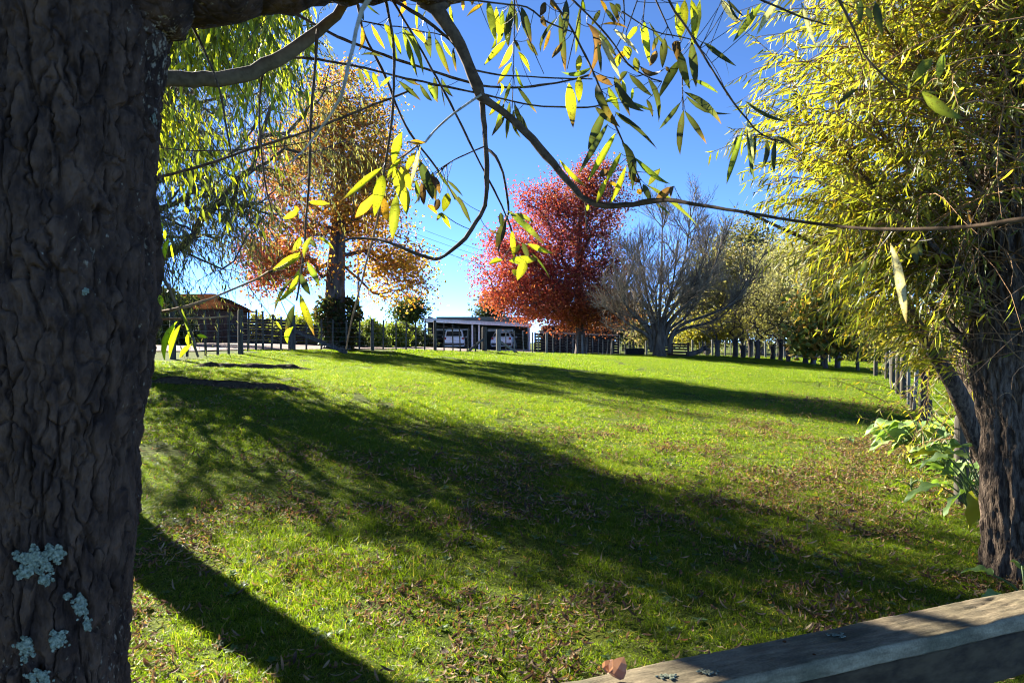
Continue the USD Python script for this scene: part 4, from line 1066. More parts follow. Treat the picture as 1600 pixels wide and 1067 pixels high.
# trunk: its right outline follows (height, edge x at the trunk's depth)
TD = 1.6
prof_v = np.array([-700, -300, -120, 0, 60, 100, 150, 250, 400, 500, 600, 700, 850, 1067, 1400, 1720])
prof_u = np.array([262, 268, 275, 275, 268, 258, 250, 246, 249, 251, 240, 226, 215, 209, 206, 240])
pz = EYE - (prof_v - 533.5) / FPX * TD
edge = (prof_u - 800) / FPX * TD
o = np.argsort(pz)
TC = -.99
z = np.r_[np.linspace(-.1, .88, 60), np.linspace(.885, 2.45, 560), np.linspace(2.47, 3.4, 40)]
th = np.r_[np.linspace(-2.75, .75, 520), np.linspace(.80, 2 * np.pi - 2.80, 90)]
NT, NZ = len(th), len(z)
rad = np.interp(z, pz[o], edge[o]) - TC - .015
rad = np.convolve(np.pad(rad, 12, mode="edge"), np.ones(25) / 25, "valid")
TH, Z = np.meshgrid(th, z)
rb = .25
tx = np.stack([np.cos(TH) * rb, np.sin(TH) * rb, Z], -1)
warp = meshkit.fbm(tx * [9, 9, 5], 3, 3) - .5
st = np.stack([np.cos(TH) * rb, np.sin(TH) * rb, Z * .42 + warp * .06], -1).reshape(-1, 3) + (meshkit.fbm(tx.reshape(-1, 3) * 22, 3, 8) - .5)[:, None] * .045
rs = np.random.default_rng(4)
ns = 900
a_ = rs.uniform(0, 2 * np.pi, ns)
seeds = np.stack([np.cos(a_) * rb, np.sin(a_) * rb, rs.uniform(-.1, 1.5, ns)], 1)
dd, ii = cKDTree(seeds).query(st, k=2)
gap = (dd[:, 1] - dd[:, 0])
crack = np.clip(gap / (.004 + .006 * meshkit.noise(tx.reshape(-1, 3) * 9, 41)), 0, 1) ** .8     # narrow, uneven cracks between the plates
tilt = unit(rs.normal(size=(ns, 3)))
off = st - seeds[ii[:, 0]]
flap = (off * tilt[ii[:, 0]]).sum(1) * .20 + rs.uniform(-1, 1, ns)[ii[:, 0]] * .0030                # plates lift along one side
F = tx.reshape(-1, 3)
fine = meshkit.fbm(F * [85, 85, 60], 4, 6) - .5
big = meshkit.fbm(F * [7, 7, 3.2], 3, 9) - .5
furrow = np.abs(meshkit.fbm(F * [17, 17, 4.5], 3, 12) - .5)
chip = np.clip((meshkit.fbm(F * [34, 34, 24], 3, 14) - .56) * 14, 0, 1)
disp = (crack * .011 + flap * crack + fine * .011 + big * .022 - np.clip(.05 - furrow, 0, 1) * .26 - chip * .0035).reshape(NZ, NT)
Rr = rad[:, None] + disp - .020
v = np.stack([TC + np.cos(TH) * Rr, TD + np.sin(TH) * Rr, Z], -1).reshape(-1, 3)
i, j = np.meshgrid(np.arange(NZ - 1), np.arange(NT), indexing="ij")
f = np.stack([i * NT + j, i * NT + (j + 1) % NT, (i + 1) * NT + (j + 1) % NT, (i + 1) * NT + j], -1).reshape(-1, 4)
obj("trunk", (v, np.vstack([f[:, [0, 1, 2]], f[:, [0, 2, 3]]])), "near_bark_look", nt, smooth=True)
def trunk_point(u, vv):
    """The point of the trunk's face seen at a pixel."""
    d = W(u, vv, 1.0) - [0, 0, EYE]
    a, b = d[0], 1.0
    A = a * a + b * b; B = -2 * (a * TC + b * TD)
    r = float(np.interp(EYE + d[2] * 1.4, z, rad))
    C = TC * TC + TD * TD - r * r
    k = (-B - math.sqrt(max(0, B * B - 4 * A * C))) / (2 * A)
    P = np.array([0, 0, EYE]) + d * k
    n = unit(np.array([P[0] - TC, P[1] - TD, 0]))
    return P, n
for (u, vv, ru, rvv, cnt) in ((55, 872, 42, 36, 150), (88, 862, 24, 20, 50), (38, 895, 20, 14, 40), (70, 905, 16, 12, 30), (127, 945, 15, 26, 46), (40, 1008, 19, 28, 60), (88, 998, 22, 20, 55), (62, 1055, 28, 18, 60), (135, 975, 9, 14, 16), (105, 932, 7, 6, 10), (241, 185, 6, 18, 14), (134, 455, 6, 6, 8)):
    ms = []
    for _ in range(int(cnt * 1.7)):
        a = rng.uniform(0, 2 * np.pi); r = rng.uniform(0, 1) ** .6 * (.62 + .5 * math.sin(a * 3 + u) * math.cos(a * 2 + vv))
        P, n = trunk_point(u + math.cos(a) * r * ru, vv + math.sin(a) * r * rvv)
        m = trimesh.creation.icosphere(1, 1.0)
        q = np.array(m.vertices)
        q = q * (1 + .5 * rng.normal(size=(len(q), 1)) * .5)
        s = rng.uniform(.0022, .0055) * (1.15 - .5 * r)
        tx_ = unit(np.cross([0, 0, 1], n)); tz_ = np.cross(n, tx_)
        ms.append((P + n * rng.uniform(-.002, .004) + (q[:, :1] * tx_ + q[:, 1:2] * tz_) * s + q[:, 2:] * n * s * .22, m.faces))
    obj("lichen", cat(ms), "lichen_look", nt, smooth=True)

def px_curve(pts, n=None, step=.03):
    """(u, v, depth, radius in pixels) -> a smooth curve and its radii in metres."""
    p = np.array(pts, float)
    P = np.array([W(*q[:3]) for q in p]); r = p[:, 3] * p[:, 2] / FPX
    s = np.r_[0, np.cumsum(np.linalg.norm(np.diff(P, axis=0), axis=1))]
    n = n or max(8, int(s[-1] / step))
    from scipy.interpolate import PchipInterpolator
    x = np.linspace(0, s[-1], n)
    return PchipInterpolator(s, P)(x), np.maximum(PchipInterpolator(s, r)(x), .0006)
def branch(name, pts, matname, sides=8, rough=.06, seed=0, step=.03):
    P, r = px_curve(pts, step=step)
    rr = np.random.default_rng(seed)
    kn = 1 + rough * 1.5 * (meshkit.noise(np.c_[np.arange(len(P)) * .55, P[:, 0] * 0, P[:, 0] * 0], seed) - .4)
    v, f = tube(P + rr.normal(0, .12, P.shape) * r[:, None], r * kn, sides)
    if name in ("twig", "branch"):
        TWIG_PTS.append(P)
    return obj(name, (v, f), matname, nt, smooth=True)
TWIG_PTS = []
branch("limb", [(110, -40, 1.6, 150), (250, -72, 1.62, 118), (330, -62, 1.66, 92), (430, -62, 1.72, 74), (520, -62, 1.8, 62), (600, -58, 1.88, 50), (650, -40, 1.95, 38), (690, -20, 2.0, 26), (760, -60, 2.05, 20), (900, -130, 2.1, 14)], "near_bark_look", 20, .12, 1)
branch("limb", [(190, 108, 1.72, 16), (255, 121, 1.86, 12.5), (300, 126, 1.9, 12), (360, 122, 1.92, 11.5), (420, 101, 1.95, 11), (470, 72, 1.97, 10), (500, 46, 2.0, 8.5), (530, 20, 2.0, 7.5), (560, -15, 2.02, 7), (600, -60, 1.9, 8)], "smooth_bark_look", 16, .03, 2)
branch("branch", [(665, -40, 1.98, 20), (665, 2, 2.0, 14), (683, 16, 2.0, 13), (703, 45, 2.0, 9.5), (725, 86, 2.0, 8), (738, 116, 2.0, 8), (752, 148, 2.0, 8), (765, 160, 2.0, 6.5), (790, 178, 2.0, 6.2), (840, 226, 1.98, 6), (870, 262, 1.95, 5.5), (900, 298, 1.92, 5), (915, 313, 1.9, 4.8),
                  (940, 321, 1.86, 4.6), (980, 320, 1.8, 4.6), (1030, 313, 1.7, 3.8), (1080, 318, 1.6, 2.6), (1150, 330, 1.5, 2.5), (1250, 346, 1.38, 2.4), (1370, 358, 1.24, 2.6), (1480, 357, 1.14, 3.0), (1550, 350, 1.07, 3.6), (1660, 335, 1.0, 4.2)], "twig_look", 10, .22, 3)
branch("branch", [(683, 14, 2.0, 12), (697, 0, 2.02, 10), (712, -40, 2.05, 9)], "twig_look", 10, .1, 4)
TW = [  # hanging twigs: points, radius
    ([(752, 150), (757, 200), (759, 230), (761, 300), (755, 330), (745, 345), (725, 375), (691, 402), (680, 405)], 4.0, "twig_look", 2.0),
    ([(680, 405), (655, 398), (615, 382), (580, 373), (555, 372), (535, 378)], 2.6, "twig_look", 2.0),
    ([(760, 232), (780, 255), (790, 290), (795, 330), (790, 345), (778, 392)], 2.2, "twig_look", 2.0), ([(757, 229), (722, 244), (690, 262)], 1.4, "twig_look", 2.0),
    ([(607, -10), (660, 82), (713, 180), (745, 245), (788, 330), (803, 372)], 2.1, "twig_look", 2.1), ([(556, -10), (563, 32), (600, 115), (635, 199), (685, 267), (712, 312)], 2.2, "twig_look", 2.2),
    ([(600, -10), (612, 50), (616, 90), (613, 180), (600, 270), (592, 318)], 2.6, "twig_look", 1.9), ([(440, 8), (500, 43), (560, 71), (640, 100), (740, 131), (800, 137), (862, 131), (920, 118)], 2.4, "twig_look", 2.2),
    ([(452, 91), (500, 94), (543, 101), (640, 124), (747, 146), (860, 167), (934, 166), (956, 154)], 2.0, "twig_look", 2.05), ([(742, 110), (800, 119), (860, 122), (926, 124)], 1.5, "twig_look", 2.0),
    ([(496, 46), (489, 142), (484, 250), (477, 367), (463, 470)], 2.3, "twig_look", 1.95), ([(410, 118), (405, 177), (412, 270), (425, 330)], 1.6, "twig_look", 2.0),
    ([(240, 278), (320, 258), (392, 233), (508, 195), (600, 158), (645, 140)], 2.3, "twig_look", 2.2), ([(301, 42), (334, 114), (352, 190), (366, 262)], 2.0, "twig_look", 1.8), ([(245, 230), (320, 236), (480, 222)], 1.2, "twig_look", 2.4),
    ([(612, 0), (665, 32), (702, 62), (735, 100)], 3.2, "twig_look", 2.0), ([(564, 33), (620, 42), (676, 52), (700, 60)], 1.1, "twig_look", 2.1), ([(700, 1), (757, 3), (813, 9), (860, 37), (900, 52)], 1.6, "twig_look", 1.95),
    ([(804, -10), (803, 75), (800, 170)], 1.0, "twig_look", 1.9), ([(855, -10), (900, 58), (932, 125), (962, 197), (975, 226), (998, 278), (1004, 300)], 1.7, "twig_look", 1.85), ([(914, -10), (898, 56), (886, 108)], 1.3, "twig_look", 1.9),
    ([(888, -5), (952, 60), (990, 108), (1034, 128)], 1.6, "twig_look", 1.85), ([(1022, -5), (1052, 60)], 1.2, "twig_look", 1.8), ([(972, 18), (1040, 54), (1080, 62)], 1.1, "twig_look", 1.8),
    ([(1040, -10), (1060, 26), (1088, 68), (1120, 120), (1160, 178), (1180, 202), (1225, 222)], 1.9, "twig_look", 1.7), ([(1062, 70), (1066, 110), (1067, 172)], 1.0, "twig_look", 1.8), ([(974, -5), (976, 30), (958, 82)], 1.1, "twig_look", 1.9), ([(998, -5), (978, 52)], 1.0, "twig_look", 1.9), ([(1008, -5), (1005, 32)], 1.0, "twig_look", 1.9),
    ([(752, 148), (706, 180), (676, 208), (659, 224), (636, 222)], 1.8, "pale_twig_look", 2.0), ([(652, 228), (620, 250), (594, 266)], 1.4, "straw_twig_look", 1.95), ([(915, 315), (916, 362)], 1.4, "twig_look", 1.9),
    ([(1300, -20), (1347, 79), (1380, 118), (1411, 146)], 2.0, "twig_look", 1.5), ([(1180, -4), (1240, 22), (1291, 39)], 1.8, "twig_look", 1.5), ([(255, 487), (300, 476), (332, 466), (388, 442), (420, 424)], 2.3, "straw_twig_look", 1.7),
    ([(252, 499), (300, 498), (357, 494)], 2.0, "straw_twig_look", 1.75), ([(256, 436), (272, 470), (290, 505), (304, 540), (309, 557)], 2.6, "smooth_bark_look", 1.7), ([(600, 290), (588, 350), (570, 420), (552, 490), (541, 545)], 1.9, "straw_twig_look", 2.2),
    ([(588, -20), (556, 45), (540, 130), (516, 180), (480, 228), (440, 262)], 4.2, "pale_twig_look", .95), ([(1084, 66), (1120, 112), (1136, 150)], .9, "twig_look", 1.8), ([(804, -8), (826, 60), (850, 116)], 1.0, "twig_look", 1.9)]
for k, (pts, r, m, d) in enumerate(TW):
    n = len(pts)
    branch("twig", [(u, v, d + .05 * math.sin(k * 1.3) + .03 * math.sin(q * 2.0 + k), r * (1 - (.85 if d < 1 else .35) * q / max(1, n - 1))) for q, (u, v) in enumerate(pts)], m, 6, .25, 20 + k, step=.025)

A = lambda x, y: (560 + x / 5.333, y / 5.333)
B = lambda x, y: (840 + x / 5.0, y / 5.0)
C = lambda x, y: (540 + x / 4.27, 180 + y / 4.27)
Dd = lambda x, y: (860 + x / 5.08, 150 + y / 5.08)
Ff = lambda x, y: (240 + x / 3.139, 240 + y / 3.139)
Gg = lambda x, y: (1100 + x / 3.556, y / 3.556)
Hh = lambda x, y: (1100 + x / 2.668, y / 2.668)
Rr_ = lambda x, y: (1200 + x / 3.5575, 300 + y / 3.5575)
LV = [
 (A, 5.333, 2.1, """50 20 170 110 18 d;15 60 50 180 28 d;30 225 28 425 42 o;108 205 215 380 34 o;215 200 310 340 40 y;240 240 320 500 34 g;300 280 360 465 32 y;365 240 470 600 42 g;370 235 545 545 52 g;440 240 575 350 48 o;560 330 595 460 46 d;590 250 600 470 30 d;
 640 320 745 590 46 g;700 340 775 480 36 y;790 400 805 575 28 d;382 0 345 130 40 o;490 30 482 230 24 y;560 90 545 235 18 y;710 60 725 190 34 g;760 30 785 215 24 y;335 675 530 825 36 d;370 650 500 705 32 d;510 700 605 850 36 d;580 690 655 835 44 g;630 640 660 820 34 d;690 650 775 830 32 d;
 685 720 705 885 14 d;20 460 205 490 28 d;0 560 45 710 30 d;45 560 100 680 26 y;120 600 170 730 36 y;270 640 180 720 30 g;870 0 872 82 28 o;970 -20 965 60 30 b;1040 30 905 102 38 o;1080 10 1140 330 60 g;1150 60 1160 330 56 y;1200 80 1180 350 52 g;1250 100 1235 400 58 d;1280 0 1270 230 44 d;
 1360 60 1440 350 62 d;1400 330 1490 455 36 d;1310 80 1325 260 28 d;1230 340 1070 560 48 y;1280 370 1200 560 52 o;1330 430 1425 600 36 y;1280 520 1165 700 40 y;1310 560 1380 780 24 g;1180 690 1195 780 30 y;1265 690 1220 850 28 g;1320 715 1470 925 30 d;1190 830 1100 965 36 y;1215 860 1150 1060 34 g;
 1262 850 1230 1060 34 g;1300 860 1400 1070 40 d;1290 920 1300 1060 26 d;1600 250 1545 415 28 o;1300 330 1345 430 28 d;1210 200 1160 380 40 y;1120 200 1150 330 40 y;1140 330 1115 415 28 y"""),
 (B, 5.0, 1.85, """150 140 45 390 28 d;190 330 120 450 40 b;175 100 215 525 50 d;225 0 240 260 56 d;330 60 300 400 34 g;380 180 465 540 62 b;410 200 605 430 52 d;480 280 605 640 46 w;470 330 510 560 30 d;490 0 525 130 36 o;560 20 640 160 40 d;530 70 615 190 34 d;490 80 425 190 34 d;495 195 690 190 36 o;
 610 30 645 90 38 d;590 230 780 400 50 w;780 210 690 320 40 y;800 210 825 330 22 y;830 160 870 470 52 y;870 170 1060 380 26 d;935 290 900 390 34 d;720 400 610 450 46 o;680 360 700 470 60 y;990 300 975 520 54 d;1000 520 1030 570 26 b;1085 320 1090 440 58 b;1110 470 960 715 60 d;1110 400 1185 680 60 d;
 1205 325 1245 645 66 d;1275 325 1540 510 40 d;1090 20 1115 300 56 y;1150 0 1125 280 66 y;1200 0 1220 290 56 y;1270 0 1260 320 60 g;1085 100 1090 200 40 w;1430 0 1550 170 40 w;1480 0 1600 140 30 d;330 430 315 560 46 y;425 525 210 595 40 g;245 650 275 985 74 y;325 600 320 775 54 y;460 660 600 960 56 d;550 680 620 855 46 g;
 600 600 700 900 70 d;610 640 740 915 62 d;660 620 690 750 26 y;715 580 860 780 70 d;860 610 985 885 46 d;850 780 900 900 28 d;700 790 890 880 26 g;640 770 520 795 30 y;605 875 790 1000 36 d;450 840 590 970 36 b;440 600 580 650 60 b;1145 720 1440 930 60 d;1195 620 1395 725 30 g;745 690 735 780 22 y;800 520 960 620 44 b;
 700 560 640 640 40 d;760 450 780 560 50 g;640 430 620 520 40 y;930 400 870 520 50 b;350 0 365 90 30 y;100 0 130 100 40 o;60 20 20 120 50 b;40 120 80 210 40 b"""),
 (C, 4.27, 1.95, """378 112 300 312 56 y;242 352 45 605 50 y;250 400 195 670 70 y;185 528 92 682 62 o;255 550 275 705 46 o;340 530 310 815 62 g;325 350 400 610 70 y;370 340 430 490 60 y;390 470 420 660 60 g;465 250 400 380 40 y;375 290 275 400 36 y;490 300 590 560 62 d;505 450 545 610 42 b;545 600 610 655 34 o;580 380 600 560 50 d;470 430 490 580 30 g;
 610 370 690 490 20 d;670 430 780 530 18 d;690 480 785 620 20 d;750 540 830 715 28 d;685 520 640 660 54 y;640 650 700 752 30 y;645 650 608 700 26 g;500 205 428 500 26 w;425 180 530 190 32 o;500 520 470 600 16 w;1085 640 1325 840 42 g;1120 660 1250 715 34 g;1035 650 1042 740 34 d;1065 700 1015 880 50 d;1112 770 1122 940 32 y;
 1160 860 1132 925 26 g;1180 850 1222 950 36 d;1215 860 1370 922 34 y;1090 970 1275 960 54 y;1045 965 968 1000 36 y;1200 970 1150 1090 58 y;1240 920 1370 1060 42 g;1110 1030 1160 1085 40 y;620 560 600 640 40 b;560 400 620 520 40 b;960 770 1020 790 16 b;1060 10 985 122 30 d;1075 20 1076 152 20 d;1110 0 1155 150 18 d;1170 0 1212 92 30 d"""),
 (Dd, 5.08, 1.82, """430 110 285 410 64 d;460 215 240 605 46 d;518 295 318 645 50 y;563 448 455 680 46 y;440 665 372 838 42 y;602 555 530 832 46 y;565 360 680 690 70 d;670 490 897 745 42 g;872 575 778 705 44 g;68 500 268 712 36 y;735 700 800 832 46 d;770 710 1125 1035 42 g;840 860 932 962 24 g;510 125 822 402 36 d;1058 110 1003 445 50 d;
 1035 50 872 244 34 d;1065 120 1232 358 40 d;300 860 292 912 22 y;355 90 520 230 42 d;960 720 830 850 60 b;985 715 945 790 34 b;455 590 400 650 60 b;470 690 530 715 30 o;620 600 700 690 50 b;690 740 720 780 40 o;1075 0 1370 190 56 d"""),
 (Ff, 3.139, 1.7, """117 822 22 1002 29 Y;132 840 86 992 26 Y;104 850 84 930 18 Y;172 880 182 938 20 Y;186 935 132 998 24 Y;212 890 262 902 16 Y;132 742 216 988 13 g;30 692 46 748 24 Y;75 420 65 512 24 Y;55 375 55 420 12 Y;28 330 62 370 10 Y;85 440 92 520 8 Y;20 380 35 415 14 Y;717 488 588 572 32 y;722 500 600 585 26 g;722 408 680 482 26 y;776 408 733 505 26 g;
 715 563 640 765 34 y;690 600 568 762 18 d;722 590 762 692 32 d;752 530 812 642 26 g;808 410 880 462 17 y;692 740 660 870 30 d;686 850 648 922 26 Y;720 690 772 860 32 y;735 720 780 885 26 g;758 238 852 240 24 y;716 275 642 318 30 y;690 258 712 280 16 o;152 262 168 292 16 Y;770 420 800 465 18 d;600 820 625 860 10 y"""),
 (Gg, 3.556, 1.6, """100 0 185 130 20 w;140 0 215 112 16 d;0 240 165 362 24 d;320 20 170 222 36 g;415 0 300 190 32 w;540 10 622 245 24 w;230 565 432 692 24 d;187 750 138 882 15 d;216 720 150 968 32 g;240 670 266 922 26 w;240 720 270 1000 26 d;285 750 272 960 32 d;345 780 322 932 30 d;397 780 384 952 30 d;380 760 542 822 32 d;795 20 780 132 28 y;870 0 860 130 30 d"""),
 (Hh, 2.668, 1.5, """905 380 1052 502 46 g;950 245 868 342 40 g;1002 228 942 334 42 g;640 370 560 420 22 d;680 30 700 90 26 d;715 10 745 140 30 d"""),
 (Rr_, 3.5575, 1.22, """680 285 728 692 50 w;800 275 828 395 34 d;840 270 850 360 24 d;545 375 508 495 24 d;470 400 465 472 18 d;520 390 398 475 18 d;1110 120 1130 165 24 o"""),
]
KCOL = {"y": KY, "g": KG, "d": KD, "o": KO, "b": KB, "w": KW, "Y": KYB}
nleaf = 0
TWIG_PTS = np.vstack(TWIG_PTS); TWIG_TREE = cKDTree(TWIG_PTS * [1, .45, 1])
rng = np.random.default_rng(15)
for fn, sc, d, text in LV:
    for row in text.replace("\n", " ").split(";"):
        q = row.split()
        x0, y0, x1, y1, w = map(float, q[:5])
        dz = d + rng.normal(0, .06)
        (u0, v0), (u1, v1) = fn(x0, y0), fn(x1, y1)
        a = W(u0, v0, dz)
        hit, at = TWIG_TREE.query(a * [1, .45, 1])
        if hit < .09:                                               # hang it at its twig's own depth
            dz = dz * .3 + TWIG_PTS[at][1] * .7
            a = W(u0, v0, dz)
        b = W(u1, v1, dz)
        b = a + (b - a) * 1.08
        L = np.linalg.norm(b - a)
        b = b + unit(b - [0, 0, EYE]) * rng.uniform(-.22, .22) * L
        k = q[5]
        m = single_leaf(a, b, w * 1.12 / sc * dz / FPX, rng, curl=.35 if k == "b" else .17, fold=rng.uniform(.1, .6) if k != "b" else 1.1)
        near_ = TWIG_TREE.query(a * [1, .45, 1], k=4)[1]
        g_ = TWIG_PTS[near_[rng.integers(0, 4)]]
        c_ = spline(np.array([g_, g_ * .45 + a * .55 + (0, 0, -.006), a + (b - a) * .04]), 5)     # its stalk, back to the twig
        sv_, sf_ = tube(c_, np.linspace(.0011, .0008, 5), 3, cap=False)
        obj("leaf", cat([m, (sv_, sf_)]), "near_leaf_look", nt, smooth=True, tint=np.vstack([leaf_tint(rng, KCOL[k], blemish=.2 if k in "Yw" else .55), np.tile((.05, .045, .02), (len(sv_), 1))]))
        nleaf += 1

# ------------------------------------------------------------------ willow shoots with alternate leaves
def shoots(rng, P0, D0, L, droop, nleaves, leaf, width, t0=.2, spread=.9, down=.35, nseg=8, jit=.22, r0=.004, facing=None, wig=.05):
    """Arching shoots and their leaves: tubes (v, f), leaf arrays (P, D, N, L, W)."""
    S = len(P0)
    t = np.linspace(0, 1, nseg)[None, :, None]
    P = P0[:, None] + D0[:, None] * L[:, None, None] * t - np.array([0, 0, 1.0]) * (droop * L)[:, None, None] * t ** 2 + rdir(rng, S)[:, None] * (L * wig)[:, None, None] * np.sin(t * 5)
    R = r0 * (1 - .8 * t[..., 0]) * np.ones((S, 1)) * (L / L.mean())[:, None] ** .5
    tt = np.linspace(t0, 1, nleaves)[None, :, None] + rng.uniform(-.02, .02, (S, nleaves, 1))
    x = np.clip(tt, 0, .9999) * (nseg - 1)
    k = x.astype(int)[..., 0]; fr = x - k[..., None]
    idx = np.arange(S)[:, None]
    pos = P[idx, k] * (1 - fr) + P[idx, k + 1] * fr
    T = unit(P[idx, k + 1] - P[idx, k])
    side = unit(np.cross(T, rdir(rng, S)[:, None]))
    alt = np.where(np.arange(nleaves) % 2 == 0, 1, -1)[None, :, None]
    Dl = T * .65 + side * alt * spread * rng.uniform(.5, 1.2, (S, nleaves, 1)) + np.array([0, 0, -down]) + rng.normal(0, jit, (S, nleaves, 3))
    N = np.cross(T, side) + rng.normal(0, .5, (S, nleaves, 3)) + [0, 0, .4]
    Lf = leaf * rng.uniform(.6, 1.25, (S, nleaves)) * (1 - .35 * np.clip(tt[..., 0] - .7, 0, 1))
    return tubes(P, R, 4), (pos.reshape(-1, 3), Dl.reshape(-1, 3), N.reshape(-1, 3), Lf.ravel(), (Lf * width).ravel())

def near_foliage(t, leaves, color, rng, single=300, matname="foliage_look"):
    """The leaves that show largest as parts of their own, the rest as one part."""
    P, D, N, L, Wd = leaves
    col = color(rng, P, len(P))
    u, v = project(P)
    vis = (u > 230) & (u < 1590) & (v > 5) & (v < 1060)
    size = np.where(vis, L / P[:, 1], 0)
    best = np.argsort(-size)[:single]
    rest = np.setdiff1d(np.arange(len(P)), best)
    for k in best:
        a = P[k]; b = a + unit(D[k]) * L[k]
        obj("leaf", single_leaf(a, b, Wd[k], rng, curl=.12, fold=.3, face=N[k]), matname, t, smooth=True, tint=np.tile(col[k], (21, 1)))
    m, f, q = leaf_cloud(P[rest], D[rest], N[rest], L[rest], Wd[rest], LANCE)
    obj("foliage", (m, f), matname, t, tint=np.repeat(col[rest], q, 0), kind="stuff")

def left_col(rng, P, n):
    u, v = project(P)
    c = np.array([(.18, .225, .024), (.28, .33, .026), (.11, .145, .028), (.38, .37, .02)])[rng.choice(4, n, p=[.36, .26, .26, .12])]
    return c * rng.uniform(.75, 1.25, (n, 1))
# second willow: its trunk stands hidden behind the near trunk, its crown hangs into the gap
rng = np.random.default_rng(21)
t2 = thing("hanging_willow", "willow with bright drooping yellow green leaves just behind the near trunk", "tree", (-5.3, 8.0, gz(-5.3, 8)))
bz2 = gz(-5.3, 8)
obj("trunk", big_trunk([(-5.3, 8, bz2 - .1), (-5.35, 8.05, bz2 + 1), (-5.2, 7.9, bz2 + 2.2), (-5.0, 7.7, bz2 + 3.6), (-4.9, 7.6, bz2 + 5.2)], [.29, .26, .23, .17, .08], 18, 3), "willow_bark_look", t2, smooth=60)
Ps, Ds = [], []
for k in range(14):
    e = W(rng.uniform(225, 500), rng.uniform(-150, 60), rng.uniform(5.0, 7.8))
    s = np.array([-5.15, 7.85, bz2 + rng.uniform(2.1, 3.4)])
    c = spline(np.array([s, s * .6 + e * .4 + (0, 0, .5), e, e + unit(e - s) * .7 - (0, 0, .25)]), 16)
    obj("limb", tube(c, np.linspace(.075, .012, 16), 8), "willow_bark_look", t2, smooth=True)
    for _ in range(80):
        q = rng.uniform(.2, 1) * 14.9
        i_ = int(q)
        Ps.append(c[i_] + (c[i_ + 1] - c[i_]) * (q - i_)); Ds.append(unit(rng.normal(0, 1, 3) * [.7, .7, .25] + [.25, -.1, -.1]))
Ps, Ds = np.array(Ps), np.array(Ds)
Ls = rng.uniform(.7, 1.9, len(Ps))
def tips_ok(Ps, Ds, Ls, droop, inside):
    tip = Ps + Ds * Ls[:, None] - np.array([0, 0, 1.0]) * (droop * Ls)[:, None]
    return inside(*project(tip)) & inside(*project(Ps)) & (tip[:, 1] > 2.9)
okk = tips_ok(Ps, Ds, Ls, .75, lambda u, v: (u < 505 - .25 * np.maximum(v - 150, 0)) & (v < 370))
mid_ = Ps + Ds * Ls[:, None] * .6 - np.array([0, 0, .27]) * Ls[:, None]
def over_rail(P):                                                  # where the sun gets down to the timber rail
    k = P - SUN * ((P[:, 2] - .75) / SUN[2])[:, None] - far_pt
    s_, o_ = k @ d_, k @ nrm
    return (np.abs(o_ - .1) < .5) & (((s_ > -2.1) & (s_ < -1.4)) | ((s_ > -1.0) & (s_ < .5)))
okk &= ~over_rail(mid_)
Ps, Ds, Ls = Ps[okk], Ds[okk], Ls[okk]
tb, lv = shoots(rng, Ps, Ds, Ls, .75, 24, .115, .18, t0=.15, spread=.5, down=.9, r0=.004)
u, v = project(lv[0])
keep = (~over_rail(lv[0])) & (u < 505 + rng.normal(0, 25, len(u)) - .25 * np.maximum(v - 150, 0)) & (v < 330 + rng.normal(0, 50, len(u))) & (lv[0][:, 1] > 3.2)
lv = tuple(x[keep] for x in lv)
obj("shoots", tb, "twig_look", t2, kind="stuff", smooth=True)
near_foliage(t2, lv, left_col, rng)

# third willow, further back in the shade: grey limbs, dark narrow leaves
def third(rng, t, arr, par, nt_):
    n = 1700
    k = rng.integers(nt_, len(arr), n)
    D = unit(rdir(rng, n) * [1, 1, .5] + [0.1, 0, -.1])
    tb, lv = shoots(rng, arr[k], D, rng.uniform(.6, 1.6, n), .7, 20, .115, .17, t0=.15, spread=.5, down=.8, r0=.006)
    obj("shoots", tb, "grey_bark_look", t, kind="stuff", smooth=True)
    m, f, q = leaf_cloud(*lv, LANCE)
    obj("foliage", (m, f), "far_foliage_look", t, tint=np.repeat(palette((.13, .14, .045), (.18, .18, .06), (.21, .20, .085), (.09, .10, .04))(rng, lv[0], len(lv[0])), q, 0), kind="stuff")
b3 = np.array([-7.6, 14.0, gz(-7.6, 14.0)])
cloud_tree("shaded_willow", "grey limbed willow with dull green leaves shading the slope behind the near trunk", "tree",
           [b3, b3 + (.15, 0, 1.6), b3 + (.5, -.1, 3.0), b3 + (1.0, -.2, 4.6), b3 + (1.3, -.3, 6.4)], [.34, .30, .26, .18, .07],
           [(np.array([-6.3, 13.6, 5.2]), np.array([2.0, 1.9, 2.3])), (np.array([-5.4, 13.2, 4.5]), np.array([1.3, 1.4, 1.4])), (np.array([-5.3, 13.3, 7.0]), np.array([1.9, 1.7, 1.9])), (np.array([-4.0, 13.0, 5.8]), np.array([1.2, 1.3, 1.6])), (np.array([-6.2, 13.4, 3.5]), np.array([1.3, 1.6, 1.0])), (np.array([-7.8, 14, 7.0]), np.array([2.0, 1.8, 2.2])), (np.array([-7.4, 12.7, 3.5]), np.array([1.2, 1.2, 1.1])), (np.array([-8.6, 13.2, 5.0]), np.array([1.2, 1.2, 1.4]))],
           480, 0, .1, None, 71, bark="grey_bark_look", rtip=.010, power=.5, extra=third, holes=.12)

